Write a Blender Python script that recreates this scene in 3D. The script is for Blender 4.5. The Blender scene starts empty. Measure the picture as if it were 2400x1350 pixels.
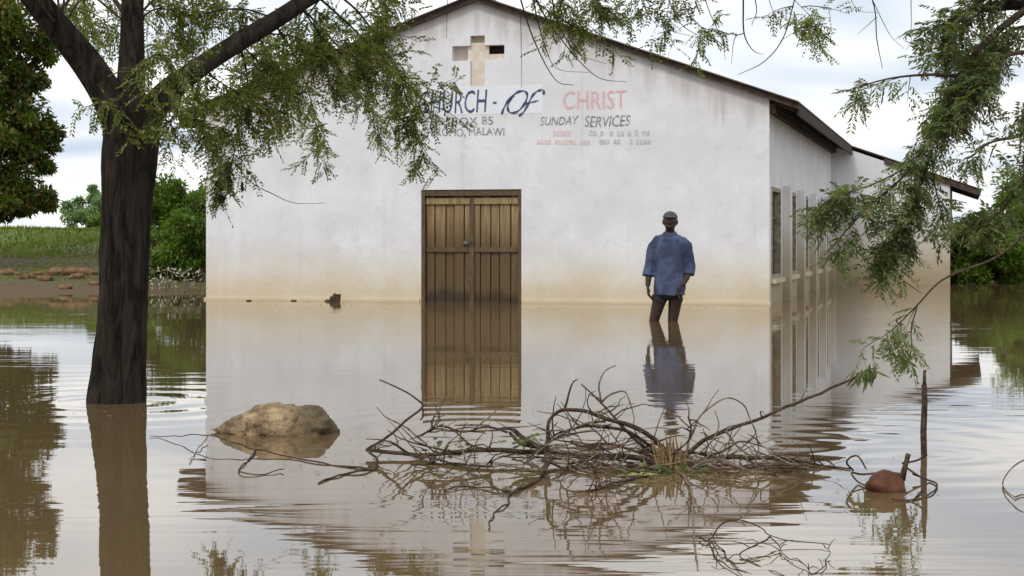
import bpy, bmesh, math, random
import numpy as np
from mathutils import Vector, Matrix, noise as mnoise

random.seed(7)
RNG = np.random.default_rng(7)
SC = bpy.context.scene
COL = SC.collection

# ------------------------------------------------------------------ camera
F = 4158.0            # focal length in photo pixels (photo is 2400 wide)
YH = 560.0            # horizon row in the photo
HC = 0.92             # camera height above the flood water (water level is z = 0)
cam_d = bpy.data.cameras.new('camera')
cam = bpy.data.objects.new('camera', cam_d)
COL.objects.link(cam)
cam.location = (0, 0, HC)
cam.rotation_euler = (math.radians(90), 0, 0)
cam_d.sensor_width = 36.0
cam_d.lens = 36.0 * F / 2400.0
cam_d.shift_y = -(675.0 - YH) / 2400.0
cam_d.clip_start = 0.1
cam_d.clip_end = 6000
SC.camera = cam

# ------------------------------------------------------------------ sky and sun
SUN_EL, SUN_AZ = math.radians(48), math.radians(205)   # azimuth clockwise from +Y; behind the camera
world = bpy.data.worlds.new('World')
SC.world = world
world.use_nodes = True
wn, wl = world.node_tree.nodes, world.node_tree.links
wn.clear()
w_out = wn.new('ShaderNodeOutputWorld')
w_bg = wn.new('ShaderNodeBackground')
w_bg.inputs['Strength'].default_value = 0.10
w_sky = wn.new('ShaderNodeTexSky')
w_sky.sky_type = 'NISHITA'
w_sky.sun_disc = False
w_sky.sun_elevation = SUN_EL
w_sky.sun_rotation = SUN_AZ
w_sky.dust_density = 2.0
w_tc = wn.new('ShaderNodeTexCoord')
w_sep = wn.new('ShaderNodeSeparateXYZ')
wl.new(w_tc.outputs['Generated'], w_sep.inputs[0])


def wmath(op, a, b=None, clamp=False):
    n = wn.new('ShaderNodeMath')
    n.operation = op
    n.use_clamp = clamp
    for i, v in enumerate((a, b)):
        if v is None:
            continue
        if isinstance(v, (int, float)):
            n.inputs[i].default_value = v
        else:
            wl.new(v, n.inputs[i])
    return n.outputs[0]


w_z = wmath('ADD', wmath('ABSOLUTE', w_sep.outputs[2]), 0.14)
w_comb = wn.new('ShaderNodeCombineXYZ')
wl.new(wmath('DIVIDE', w_sep.outputs[0], w_z), w_comb.inputs[0])
wl.new(wmath('DIVIDE', w_sep.outputs[1], w_z), w_comb.inputs[1])
w_noise = wn.new('ShaderNodeTexNoise')
w_noise.inputs['Scale'].default_value = 0.9
w_noise.inputs['Detail'].default_value = 2.5
w_noise.inputs['Roughness'].default_value = 0.52
w_noise.inputs['Distortion'].default_value = 0.4
wl.new(w_comb.outputs[0], w_noise.inputs['Vector'])
w_ramp = wn.new('ShaderNodeValToRGB')
w_ramp.color_ramp.elements[0].position = 0.36
w_ramp.color_ramp.elements[0].color = (6.4, 7.3, 8.6, 1)
w_ramp.color_ramp.elements[1].position = 0.60
w_ramp.color_ramp.elements[1].color = (13.4, 13.1, 12.6, 1)
wl.new(w_noise.outputs['Fac'], w_ramp.inputs[0])
w_mix = wn.new('ShaderNodeMixRGB')
w_mix.inputs[0].default_value = 0.90
wl.new(w_sky.outputs[0], w_mix.inputs[1])
wl.new(w_ramp.outputs[0], w_mix.inputs[2])
wl.new(w_mix.outputs[0], w_bg.inputs['Color'])
wl.new(w_bg.outputs[0], w_out.inputs['Surface'])

sun_d = bpy.data.lights.new('sun', 'SUN')
sun_d.energy = 1.25
sun_d.angle = math.radians(14)
sun_d.color = (1.0, 0.965, 0.91)
sun = bpy.data.objects.new('sun', sun_d)
COL.objects.link(sun)
sun_dir = Vector((math.sin(SUN_AZ) * math.cos(SUN_EL), math.cos(SUN_AZ) * math.cos(SUN_EL), math.sin(SUN_EL)))
sun.rotation_euler = sun_dir.to_track_quat('Z', 'Y').to_euler()
sun.location = sun_dir * 60

SC.view_settings.view_transform = 'Standard'
SC.view_settings.look = 'None'
SC.view_settings.exposure = 0.12
SC.view_settings.gamma = 1.0
SC.view_settings.use_curve_mapping = False
SC.render.engine = 'CYCLES'
SC.cycles.max_bounces = 8
SC.cycles.use_denoising = True
SC.cycles.sample_clamp_indirect = 6.0


# ------------------------------------------------------------------ helpers
def srgb(r, g, b):
    def f(c):
        c /= 255.0
        return c / 12.92 if c <= 0.04045 else ((c + 0.055) / 1.055) ** 2.4
    return (f(r), f(g), f(b), 1.0)


def P(px, py, D):
    """A photo pixel at depth D metres as a world point."""
    return Vector(((px - 1200.0) / F * D, D, HC - (py - YH) / F * D))


def DW(py):
    """Depth at which the water surface shows at row py."""
    return F * HC / (py - YH)


def link(o, parent=None):
    COL.objects.link(o)
    if parent is not None:
        o.parent = parent
    return o


def tag(o, label=None, cat=None, group=None, kind=None):
    if label:
        o['label'] = label
    if cat:
        o['category'] = cat
    if group:
        o['group'] = group
    if kind:
        o['kind'] = kind
    return o


def empty(name, loc=(0, 0, 0), rz=0.0):
    o = bpy.data.objects.new(name, None)
    o.location = loc
    o.rotation_euler = (0, 0, rz)
    o.empty_display_size = 0.2
    return link(o)


class MB:
    """Collects vertices and faces, then becomes one mesh object."""

    def __init__(self):
        self.v, self.f = [], []

    def add(self, verts, faces):
        n = len(self.v)
        self.v.extend([tuple(p) for p in verts])
        self.f.extend([tuple(i + n for i in f) for f in faces])

    def box(self, x0, x1, y0, y1, z0, z1):
        self.add([(x0, y0, z0), (x1, y0, z0), (x1, y1, z0), (x0, y1, z0), (x0, y0, z1), (x1, y0, z1), (x1, y1, z1), (x0, y1, z1)],
                 [(3, 2, 1, 0), (4, 5, 6, 7), (0, 1, 5, 4), (1, 2, 6, 5), (2, 3, 7, 6), (3, 0, 4, 7)])

    def tube(self, pts, radii, seg=8, rough=0.0, cap=True):
        pts = [Vector(p) for p in pts]
        n = len(pts)
        t0 = (pts[1] - pts[0]).normalized()
        up = Vector((0, 0, 1)) if abs(t0.z) < 0.9 else Vector((1, 0, 0))
        u = t0.cross(up).normalized()
        verts, faces = [], []
        for i, p in enumerate(pts):
            t = (pts[min(i + 1, n - 1)] - pts[max(i - 1, 0)]).normalized()
            u = (u - t * u.dot(t)).normalized()
            w = t.cross(u)
            r = radii[i]
            for k in range(seg):
                a = 2 * math.pi * k / seg
                d = u * math.cos(a) + w * math.sin(a)
                rr = r
                if rough:
                    q = p + d * r
                    rr = r * (1 + rough * mnoise.noise(Vector((d.x * 2.3 + q.x, d.y * 2.3 + q.y, q.z * 2.2))) + 0.5 * rough * mnoise.noise(Vector((d.x * 6, d.y * 6, q.z * 5))) + (0.55 * rough * abs(mnoise.noise(Vector((d.x * 11, d.y * 11, q.z * 3.2)))) if seg > 40 else 0.0))
                verts.append(p + d * rr)
        for i in range(n - 1):
            for k in range(seg):
                k2 = (k + 1) % seg
                faces.append((i * seg + k, i * seg + k2, (i + 1) * seg + k2, (i + 1) * seg + k))
        if cap:
            faces.append(tuple(range(seg - 1, -1, -1)))
            faces.append(tuple((n - 1) * seg + k for k in range(seg)))
        self.add(verts, faces)

    def ball(self, c, r, seg=14, rings=9):
        c = Vector(c)
        r = Vector(r) if hasattr(r, '__len__') else Vector((r, r, r))
        verts = [c + Vector((0, 0, r.z))]
        for i in range(1, rings):
            th = math.pi * i / rings
            for k in range(seg):
                ph = 2 * math.pi * k / seg
                verts.append(c + Vector((r.x * math.sin(th) * math.cos(ph), r.y * math.sin(th) * math.sin(ph), r.z * math.cos(th))))
        verts.append(c - Vector((0, 0, r.z)))
        faces = [(0, 1 + k, 1 + (k + 1) % seg) for k in range(seg)]
        for i in range(rings - 2):
            for k in range(seg):
                a, b = 1 + i * seg + k, 1 + i * seg + (k + 1) % seg
                faces.append((a, a + seg, b + seg, b))
        last = len(verts) - 1
        base = 1 + (rings - 2) * seg
        faces += [(last, base + (k + 1) % seg, base + k) for k in range(seg)]
        self.add(verts, faces)

    def mesh(self, name):
        me = bpy.data.meshes.new(name)
        me.from_pydata(self.v, [], self.f)
        me.validate()
        me.update()
        return me

    def build(self, name, mat, parent=None, smooth=False):
        me = self.mesh(name)
        if mat:
            me.materials.append(mat)
        if smooth:
            me.polygons.foreach_set('use_smooth', [True] * len(me.polygons))
        return link(bpy.data.objects.new(name, me), parent)


def smooth_path(pts, n):
    """Catmull-Rom resample of a polyline of tuples of any width."""
    a = np.array(pts, float)
    if len(a) == 2:
        return [tuple(a[0] + (a[1] - a[0]) * t) for t in np.linspace(0, 1, n)]
    e = np.vstack([2 * a[0] - a[1], a, 2 * a[-1] - a[-2]])
    out = []
    for t in np.linspace(0, len(a) - 1 - 1e-6, n):
        i = int(t)
        s = t - i
        p0, p1, p2, p3 = e[i], e[i + 1], e[i + 2], e[i + 3]
        out.append(tuple(0.5 * ((2 * p1) + (-p0 + p2) * s + (2 * p0 - 5 * p1 + 4 * p2 - p3) * s * s + (-p0 + 3 * p1 - 3 * p2 + p3) * s ** 3)))
    return out


# ------------------------------------------------------------------ materials
def new_mat(name):
    m = bpy.data.materials.new(name)
    m.use_nodes = True
    nt = m.node_tree
    b = nt.nodes['Principled BSDF']
    return m, nt.nodes, nt.links, b


class NG:
    """Small helper to write node graphs."""

    def __init__(self, name):
        self.m, self.n, self.l, self.b = new_mat(name)

    def set(self, node, key, v):
        if isinstance(v, bpy.types.NodeSocket):
            self.l.new(v, node.inputs[key])
        elif v is not None:
            node.inputs[key].default_value = v

    def obj(self):
        return self.n.new('ShaderNodeTexCoord').outputs['Object']

    def pos(self):
        return self.n.new('ShaderNodeNewGeometry').outputs['Position']

    def mapping(self, vec, scale=(1, 1, 1), loc=(0, 0, 0)):
        k = self.n.new('ShaderNodeMapping')
        k.inputs['Scale'].default_value = scale
        k.inputs['Location'].default_value = loc
        self.l.new(vec, k.inputs['Vector'])
        return k.outputs[0]

    def noise(self, vec, scale, detail=4, rough=0.55, dist=0.0):
        k = self.n.new('ShaderNodeTexNoise')
        k.inputs['Scale'].default_value = scale
        k.inputs['Detail'].default_value = detail
        k.inputs['Roughness'].default_value = rough
        k.inputs['Distortion'].default_value = dist
        self.l.new(vec, k.inputs['Vector'])
        return k.outputs['Fac']

    def math(self, op, a, b=None, c=None, clamp=False):
        k = self.n.new('ShaderNodeMath')
        k.operation = op
        k.use_clamp = clamp
        for i, v in enumerate((a, b, c)):
            self.set(k, i, v)
        return k.outputs[0]

    def remap(self, v, a, b, c=0.0, d=1.0):
        k = self.n.new('ShaderNodeMapRange')
        k.interpolation_type = 'SMOOTHSTEP'
        k.clamp = True
        self.l.new(v, k.inputs[0])
        for i, x in enumerate((a, b, c, d)):
            k.inputs[i + 1].default_value = x
        return k.outputs[0]

    def mix(self, f, a, b, mode='MIX'):
        k = self.n.new('ShaderNodeMixRGB')
        k.blend_type = mode
        self.set(k, 0, f)
        self.set(k, 1, a)
        self.set(k, 2, b)
        return k.outputs[0]

    def sep(self, v):
        k = self.n.new('ShaderNodeSeparateXYZ')
        self.l.new(v, k.inputs[0])
        return k.outputs

    def bump(self, h, strength, dist):
        k = self.n.new('ShaderNodeBump')
        k.inputs['Strength'].default_value = strength
        k.inputs['Distance'].default_value = dist
        self.l.new(h, k.inputs['Height'])
        self.l.new(k.outputs[0], self.b.inputs['Normal'])
        return k

    def base(self, c):
        self.set(self.b, 'Base Color', c)

    def rough(self, r):
        self.set(self.b, 'Roughness', r)


WALL_LEN = 8.52
EAVE_Z, APEX_Z = 2.876, 4.38
SLOPE = (APEX_Z - EAVE_Z) / (WALL_LEN / 2)


def plaster(name, stain_h, stain_amt, facade, s1=(208, 194, 166), s2=(190, 168, 128)):
    g = NG(name)
    p = g.obj()
    s = g.sep(p)
    zz = g.math('SUBTRACT', s[2], 0.5)
    n1 = g.noise(p, 1.3, 5, 0.6)
    n2 = g.noise(p, 6.0, 5, 0.6)
    n3 = g.noise(g.mapping(p, (5.5, 5.5, 0.45)), 1.0, 5, 0.6)
    n4 = g.noise(p, 34.0, 3, 0.6)
    c = g.mix(g.remap(n1, 0.35, 0.7), srgb(214, 214, 217), srgb(226, 227, 230))
    c = g.mix(g.math('MULTIPLY', g.remap(n2, 0.56, 0.74), 0.22), c, srgb(176, 177, 176))
    c = g.mix(g.math('MULTIPLY', g.remap(n4, 0.66, 0.74), 0.35), c, srgb(150, 148, 142))
    c = g.mix(g.math('MULTIPLY', g.remap(n3, 0.55, 0.75), 0.16), c, srgb(170, 166, 158))
    vor = g.n.new('ShaderNodeTexVoronoi')
    vor.feature = 'DISTANCE_TO_EDGE'
    vor.inputs['Scale'].default_value = 0.55
    wv_ = g.n.new('ShaderNodeVectorMath')
    wv_.operation = 'ADD'
    nz = g.n.new('ShaderNodeTexNoise')
    nz.inputs['Scale'].default_value = 3.0
    nz.inputs['Detail'].default_value = 5
    g.l.new(p, nz.inputs['Vector'])
    g.l.new(p, wv_.inputs[0])
    g.l.new(nz.outputs['Color'], wv_.inputs[1])
    g.l.new(wv_.outputs[0], vor.inputs['Vector'])
    crack = g.math('MULTIPLY', g.remap(vor.outputs['Distance'], 0.007, 0.0015), g.remap(n1, 0.50, 0.62))
    c = g.mix(g.math('MULTIPLY', crack, 0.16), c, srgb(120, 114, 104))
    patch_ = g.noise(g.mapping(p, (1, 1, 1), (7, 3, 1)), 2.6, 4, 0.6, 0.4)
    c = g.mix(g.math('MULTIPLY', g.remap(patch_, 0.58, 0.64), 0.10), c, srgb(168, 166, 160))
    drip = g.noise(g.mapping(p, (9, 9, 0.22), (2, 0, 4)), 1.0, 4, 0.6)
    c = g.mix(g.math('MULTIPLY', g.remap(drip, 0.60, 0.72), 0.14), c, srgb(158, 150, 136))
    if facade:
        # rain-washed dirt running down from the roof edge
        d = g.math('SUBTRACT', APEX_Z, g.math('ADD', zz, g.math('MULTIPLY', SLOPE, g.math('ABSOLUTE', g.math('SUBTRACT', s[0], WALL_LEN / 2)))))
        dn = g.math('ADD', d, g.math('MULTIPLY', g.math('SUBTRACT', n3, 0.5), -1.5))
        c = g.mix(g.math('MULTIPLY', g.remap(dn, 0.55, -0.05), 0.42), c, srgb(150, 126, 112))
    # flood silt left on the lower wall, ragged upper edge
    h = g.math('ADD', zz, g.math('ADD', g.math('MULTIPLY', g.math('SUBTRACT', n1, 0.5), 0.55), g.math('MULTIPLY', g.math('SUBTRACT', n2, 0.5), 0.3)))
    m1 = g.math('MULTIPLY', g.remap(h, stain_h, stain_h * 0.05), stain_amt)
    c = g.mix(m1, c, srgb(*s1))
    m2 = g.math('MULTIPLY', g.remap(h, stain_h * 0.42, -0.05), stain_amt * 0.6)
    c = g.mix(m2, c, srgb(*s2))
    g.base(c)
    g.rough(0.92)
    hh = g.math('ADD', g.math('MULTIPLY', n2, 0.6), g.math('MULTIPLY', n4, 0.25))
    g.bump(hh, 0.55, 0.02)
    return g.m


M = {}
M['plaster_front'] = plaster('plaster_front', 1.0, 0.80, True)
M['plaster_side'] = plaster('plaster_side', 1.95, 0.9, False, (174, 160, 132), (140, 120, 86))


def simple(name, c1, c2, scale=8.0, rough=0.8, bump=0.3, dist=0.01, stretch=(1, 1, 1), spec=0.3, metal=0.0):
    g = NG(name)
    p = g.mapping(g.obj(), stretch)
    n = g.noise(p, scale, 5, 0.62)
    g.base(g.mix(g.remap(n, 0.32, 0.68), c1, c2))
    g.rough(rough)
    g.b.inputs['Specular IOR Level'].default_value = spec
    g.b.inputs['Metallic'].default_value = metal
    if bump:
        g.bump(n, bump, dist)
    return g.m


M['cross_paint'] = simple('cross_paint', srgb(206, 192, 176), srgb(220, 210, 200), 9, 0.9)
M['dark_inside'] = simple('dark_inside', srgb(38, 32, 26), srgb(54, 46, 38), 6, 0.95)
M['roof'] = simple('roof_iron', srgb(72, 62, 56), srgb(98, 84, 74), 5, 0.6, 0.2, 0.004, (1, 1, 1), 0.4)
M['roof_timber'] = simple('roof_timber', srgb(44, 32, 26), srgb(66, 50, 38), 14, 0.85, 0.3, 0.004, (1, 1, 1))
M['barge'] = simple('barge_timber', srgb(58, 48, 42), srgb(84, 72, 64), 14, 0.85, 0.3, 0.004)
M['window_frame'] = simple('window_frame_paint', srgb(120, 112, 98), srgb(168, 158, 138), 12, 0.7, 0.2, 0.003)
M['mullion'] = simple('mullion_steel', srgb(64, 58, 50), srgb(92, 84, 70), 12, 0.6, 0.2, 0.002)
M['sill'] = simple('sill_concrete', srgb(176, 164, 140), srgb(200, 188, 164), 10, 0.9)
M['iron'] = simple('door_iron', srgb(120, 116, 108), srgb(70, 64, 58), 20, 0.55, 0.2, 0.001, spec=0.5, metal=0.6)
gl = NG('window_glass')
gl.base(srgb(52, 50, 44))
gl.rough(0.12)
M['glass'] = gl.m


def wood_door():
    g = NG('door_timber')
    p = g.obj()
    s = g.sep(g.pos())
    info = g.n.new('ShaderNodeObjectInfo')
    n = g.noise(g.mapping(p, (16, 16, 0.9)), 1.6, 6, 0.65, 0.6)
    nb = g.noise(g.mapping(p, (3, 3, 1.0)), 1.3, 4)
    c = g.mix(g.remap(n, 0.3, 0.7), srgb(116, 98, 66), srgb(166, 146, 108))
    c = g.mix(g.math('MULTIPLY', info.outputs['Random'], 0.55), c, srgb(112, 82, 46))
    # the part that stood in the flood is soaked and darker
    h = g.math('ADD', s[2], g.math('MULTIPLY', g.math('SUBTRACT', nb, 0.5), 0.35))
    c = g.mix(g.math('MULTIPLY', g.remap(h, 1.30, 0.72), 0.80), c, srgb(74, 55, 30))
    c = g.mix(g.math('MULTIPLY', g.remap(h, 0.22, 0.06), 0.68), c, srgb(34, 25, 15))
    g.base(c)
    g.rough(0.78)
    g.bump(n, 0.5, 0.006)
    return g.m


M['door'] = wood_door()
M['door_frame'] = simple('door_frame_timber', srgb(74, 60, 44), srgb(106, 88, 64), 10, 0.8, 0.4, 0.004, (6, 6, 1))


def paint(name, col, wall=(205, 206, 210), wear=0.5):
    g = NG(name)
    p = g.obj()
    n = g.noise(p, 22, 5, 0.7)
    g.base(g.mix(g.remap(n, wear - 0.05, wear + 0.22), col, srgb(*wall)))
    g.rough(0.85)
    return g.m


M['sign_ground'] = paint('sign_ground_paint', srgb(224, 228, 234), (214, 216, 220), 0.52)
M['paint_blue'] = paint('letter_paint_blue', srgb(62, 76, 106), wear=0.58)
M['paint_red'] = paint('letter_paint_red', srgb(222, 170, 168), wear=0.47)
M['paint_black'] = paint('letter_paint_black', srgb(120, 120, 118), wear=0.49)
M['paint_pale_blue'] = paint('letter_paint_pale_blue', srgb(172, 174, 190), wear=0.47)
M['paint_pale_red'] = paint('letter_paint_pale_red', srgb(224, 192, 188), wear=0.47)


def bark(name, c1, c2, sc=(9, 9, 1.6), bump=0.9, dist=0.03):
    g = NG(name)
    p = g.mapping(g.obj(), sc)
    n = g.noise(p, 2.2, 6, 0.65, 0.8)
    big = g.noise(g.obj(), 1.7, 3)
    c = g.mix(g.remap(n, 0.34, 0.66), c1, c2)
    c = g.mix(g.math('MULTIPLY', g.remap(big, 0.5, 0.75), 0.5), c, tuple(0.5 * (a + b) for a, b in zip(c2, srgb(60, 46, 40))))
    g.base(c)
    g.rough(0.95)
    g.b.inputs['Specular IOR Level'].default_value = 0.15
    g.bump(n, bump, dist)
    return g.m


M['bark'] = bark('dark_bark', srgb(18, 15, 12), srgb(56, 50, 43))
M['bark_far'] = bark('far_bark', srgb(54, 44, 34), srgb(88, 76, 60))
M['twig'] = bark('twig_bark', srgb(54, 46, 38), srgb(92, 80, 66), (20, 20, 20), 0.4, 0.004)
M['drift'] = bark('driftwood_bark', srgb(46, 36, 28), srgb(92, 76, 60), (18, 18, 18), 0.5, 0.006)
M['driftpale'] = bark('driftwood_pale', srgb(84, 72, 60), srgb(140, 124, 108), (18, 18, 18), 0.4, 0.004)
M['splinter'] = simple('split_wood', srgb(92, 74, 46), srgb(140, 118, 80), 26, 0.8, 0.5, 0.01, (1, 1, 4))


def leaf_mat(name, ca, cb, cc, trans=0.35):
    g = NG(name)
    at = g.n.new('ShaderNodeAttribute')
    at.attribute_name = 'tint'
    s = g.sep(at.outputs['Vector'])
    c = g.mix(s[0], ca, cb)
    c = g.mix(g.remap(s[1], 0.82, 0.95), c, cc)
    g.base(c)
    g.rough(0.55)
    g.b.inputs['Specular IOR Level'].default_value = 0.25
    tr = g.n.new('ShaderNodeBsdfTranslucent')
    g.l.new(g.mix(1.0, c, (1.5, 1.7, 0.7, 1), 'MULTIPLY'), tr.inputs['Color'])
    mx = g.n.new('ShaderNodeMixShader')
    mx.inputs[0].default_value = trans
    out = g.n['Material Output']
    g.l.new(g.b.outputs[0], mx.inputs[1])
    g.l.new(tr.outputs[0], mx.inputs[2])
    g.l.new(mx.outputs[0], out.inputs['Surface'])
    return g.m


M['leaf_near'] = leaf_mat('leaf_near', srgb(62, 74, 32), srgb(126, 136, 72), srgb(164, 150, 116), 0.45)
M['leaf_right'] = leaf_mat('leaf_right', srgb(64, 76, 46), srgb(124, 136, 92), srgb(140, 128, 98), 0.42)
M['leaf_far'] = leaf_mat('leaf_far', srgb(46, 60, 22), srgb(98, 116, 44), srgb(126, 96, 54))
M['leaf_bush'] = leaf_mat('leaf_bush', srgb(62, 90, 30), srgb(116, 146, 58), srgb(96, 82, 42))
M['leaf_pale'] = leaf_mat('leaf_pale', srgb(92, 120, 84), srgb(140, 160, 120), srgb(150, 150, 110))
M['grass'] = leaf_mat('grass_blades', srgb(72, 92, 26), srgb(124, 140, 52), srgb(140, 128, 70), 0.25)
M['straw'] = leaf_mat('dry_straw', srgb(150, 144, 124), srgb(196, 192, 178), srgb(120, 110, 86), 0.2)


def ground_mat():
    g = NG('earth')
    p = g.pos()
    s = g.sep(p)
    n = g.noise(p, 0.6, 6, 0.6)
    n2 = g.noise(p, 7.0, 5, 0.6)
    c = g.mix(g.remap(n2, 0.35, 0.7), srgb(72, 58, 38), srgb(104, 86, 58))
    c = g.mix(g.remap(n, 0.45, 0.62), c, srgb(84, 80, 44))
    hz = g.math('ADD', s[2], g.math('MULTIPLY', g.math('SUBTRACT', n, 0.5), 0.5))
    c = g.mix(g.remap(hz, 0.10, 0.02), c, srgb(92, 72, 48))
    c = g.mix(g.remap(hz, 0.52, 0.8), c, srgb(92, 108, 44))
    g.base(c)
    g.rough(0.95)
    g.bump(n2, 0.6, 0.05)
    return g.m


M['ground'] = ground_mat()


RINGS = []
for (px_, py_, k_, amp_, fall_) in ((272, 942, 17.0, 0.0009, 0.9), (1566, 752, 15.0, 0.0011, 1.2), (1850, 1040, 21.0, 0.0011, 0.8), (1100, 1000, 23.0, 0.0007, 0.8), (2164, 1066, 25.0, 0.0006, 0.4)):
    q_ = P(px_, py_, DW(py_))
    RINGS.append((q_.x, q_.y, k_, amp_, fall_))


def water_mat():
    g = NG('flood_water')
    p = g.pos()
    s = g.sep(p)
    # slow swell, long-crested ripples and a finer ripple that comes and goes in patches
    patch = g.remap(g.noise(g.mapping(p, (0.16, 0.30, 1)), 1.0, 2), 0.46, 0.66)
    swell = g.noise(g.mapping(p, (0.35, 1.2, 1)), 1.0, 2, 0.4)
    rip = g.noise(g.mapping(p, (0.9, 5.5, 1)), 1.0, 2, 0.5, 0.3)
    fine = g.noise(g.mapping(p, (5, 20, 1)), 1.0, 2, 0.5)
    h = g.math('MULTIPLY', swell, 0.0011)
    h = g.math('ADD', h, g.math('MULTIPLY', rip, g.math('ADD', 0.00045, g.math('MULTIPLY', patch, 0.0024))))
    h = g.math('ADD', h, g.math('MULTIPLY', fine, g.math('ADD', 0.00004, g.math('MULTIPLY', patch, 0.00022))))
    # rings spreading from the trunk, the wader and the fallen branch
    for cx_, cy_, k_, amp_, fall_ in RINGS:
        dx = g.math('SUBTRACT', s[0], cx_)
        dy = g.math('SUBTRACT', s[1], cy_)
        dd = g.math('SQRT', g.math('ADD', g.math('MULTIPLY', dx, dx), g.math('MULTIPLY', dy, dy)))
        wob = g.math('ADD', dd, g.math('MULTIPLY', swell, 0.12))
        ring = g.math('MULTIPLY', g.math('SINE', g.math('MULTIPLY', wob, k_)), g.math('POWER', 2.718, g.math('MULTIPLY', dd, -1.0 / fall_)))
        h = g.math('ADD', h, g.math('MULTIPLY', ring, amp_))
    silt = g.noise(g.mapping(p, (0.5, 1.0, 1)), 1.0, 4)
    g.base(g.mix(silt, srgb(98, 80, 54), srgb(110, 92, 66)))
    g.rough(0.015)
    g.b.inputs['IOR'].default_value = 1.56
    g.bump(h, 1.0, 1.0)
    return g.m


M['water'] = water_mat()


# ------------------------------------------------------------------ ground and water
def ground_h(x, y):
    # flooded flat, with a bank that rises behind and at the sides
    edge = 31.0 + 1.2 * math.sin(x * 0.21 + 1.0) + 0.5 * math.sin(x * 0.9)
    if x > 5:
        edge += min(1.0, (x - 5) / 4) * 2.5
    if -3.9 < x < 13:
        edge += 16 * max(0, min(1, (x + 3.9) / 2.5)) * max(0, min(1, (13 - x) / 3.0))
    t = y - edge
    if t < 0:
        return max(-0.5, 0.06 * t)
    if t < 7:
        h = 0.05 * t + 0.02
    else:
        h = 0.37 + 0.75 * min(1.0, (t - 7) / 5.0) ** 1.3
    h += 0.05 * mnoise.noise(Vector((x * 0.6, y * 0.6, 0))) * min(1, t / 2)
    return h


def build_ground():
    xs = sorted(set(list(np.linspace(-24, 24, 97)) + [s * v for s in (-1, 1) for v in (30, 40, 60, 100, 200, 500, 1200, 2500)]))
    ys = sorted(set([-60, -30, -10, 0, 10, 20] + list(np.linspace(24, 60, 91)) + [66, 75, 90, 120, 200, 400, 900, 1800, 3000]))
    m = MB()
    vs = [(x, y, ground_h(x, y)) for y in ys for x in xs]
    w = len(xs)
    fs = [(j * w + i, j * w + i + 1, (j + 1) * w + i + 1, (j + 1) * w + i) for j in range(len(ys) - 1) for i in range(w - 1)]
    m.add(vs, fs)
    o = m.build('ground', M['ground'], smooth=True)
    tag(o, 'muddy bank and grassy ground behind the flood', kind='structure')
    m = MB()
    m.add([(-300, -60, 0), (300, -60, 0), (300, 90, 0), (-300, 90, 0)], [(0, 1, 2, 3)])
    o = m.build('water', M['water'])
    tag(o, 'brown flood water mirroring the church and sky', kind='structure')


build_ground()

# ------------------------------------------------------------------ church
CX, CY = P(483, 0, 26.9).x, 26.9
RX, RY = P(1803, 0, 24.8).x, 24.8
ANG = math.atan2(RY - CY, RX - CX)
WALL_W = math.hypot(RX - CX, RY - CY)
UC, US = math.cos(ANG), math.sin(ANG)
GZ = 0.5                     # local z = world z + GZ (the ground under the church lies at -0.5)
HALL = 12.0
church = empty('church', (CX, CY, -GZ), ANG)
tag(church, 'white plastered church with gable front, timber double door and painted lettering, standing in flood water', 'church')


def U(px):
    k = (px - 1200.0) / F
    return (CY * k - CX) / (UC - k * US)


def UZ(px, py):
    u = U(px)
    D = CY + u * US
    return u, HC - (py - YH) / F * D + GZ


def wall_mesh(outer, holes, thick, name, mat, parent, origin=(0, 0, 0), udir=(1, 0, 0), ndir=(0, 1, 0)):
    """A wall in the (u, z) plane with holes, extruded along ndir."""
    bm = bmesh.new()
    O, Ud, Nd = Vector(origin), Vector(udir), Vector(ndir)

    def pt(u, z, t):
        return O + Ud * u + Vector((0, 0, z)) + Nd * t
    loops = [outer] + holes
    edges = []
    front = []
    for lp in loops:
        vs = [bm.verts.new(pt(u, z, 0)) for u, z in lp]
        front.append(vs)
        for i in range(len(vs)):
            edges.append(bm.edges.new((vs[i], vs[(i + 1) % len(vs)])))
    res = bmesh.ops.triangle_fill(bm, use_beauty=True, use_dissolve=False, edges=edges)
    ff = [f for f in res['geom'] if isinstance(f, bmesh.types.BMFace)]
    bmap = {}
    for vs in front:
        for v in vs:
            bmap[v] = bm.verts.new(v.co + Nd * thick)
    for f in ff:
        bm.faces.new([bmap[v] for v in reversed(f.verts)])
    for vs in front:
        for i in range(len(vs)):
            a, b = vs[i], vs[(i + 1) % len(vs)]
            bm.faces.new((a, b, bmap[b], bmap[a]))
    bmesh.ops.recalc_face_normals(bm, faces=bm.faces)
    me = bpy.data.meshes.new(name)
    bm.to_mesh(me)
    bm.free()
    me.materials.append(mat)
    return link(bpy.data.objects.new(name, me), parent)


W = WALL_W
ez, az = EAVE_Z + GZ, APEX_Z + GZ


def roof_z(u):
    return az - SLOPE * abs(u - W / 2)


# door and cross openings measured on the facade
du0, dz1 = UZ(987, 445)
du1, _ = UZ(1222, 445)
cu0, cz_t = UZ(1060, 108)
cu1, cz_b = UZ(1182, 140)
vu0, vz_t = UZ(1102, 84)
vu1, vz_b = UZ(1136, 206)
cross = [(vu0, vz_b), (vu1, vz_b), (vu1, cz_b), (cu1, cz_b), (cu1, cz_t), (vu1, cz_t), (vu1, vz_t), (vu0, vz_t), (vu0, cz_t), (cu0, cz_t), (cu0, cz_b), (vu0, cz_b)]
door = [(du0, 0.0), (du1, 0.0), (du1, dz1), (du0, dz1)]
outer = [(0, 0), (du0, 0), (du0, dz1), (du1, dz1), (du1, 0), (W, 0), (W, ez), (W / 2, az), (0, ez)]
wall_mesh(outer, [cross], 0.22, 'front_wall', M['plaster_front'], church)

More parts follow.
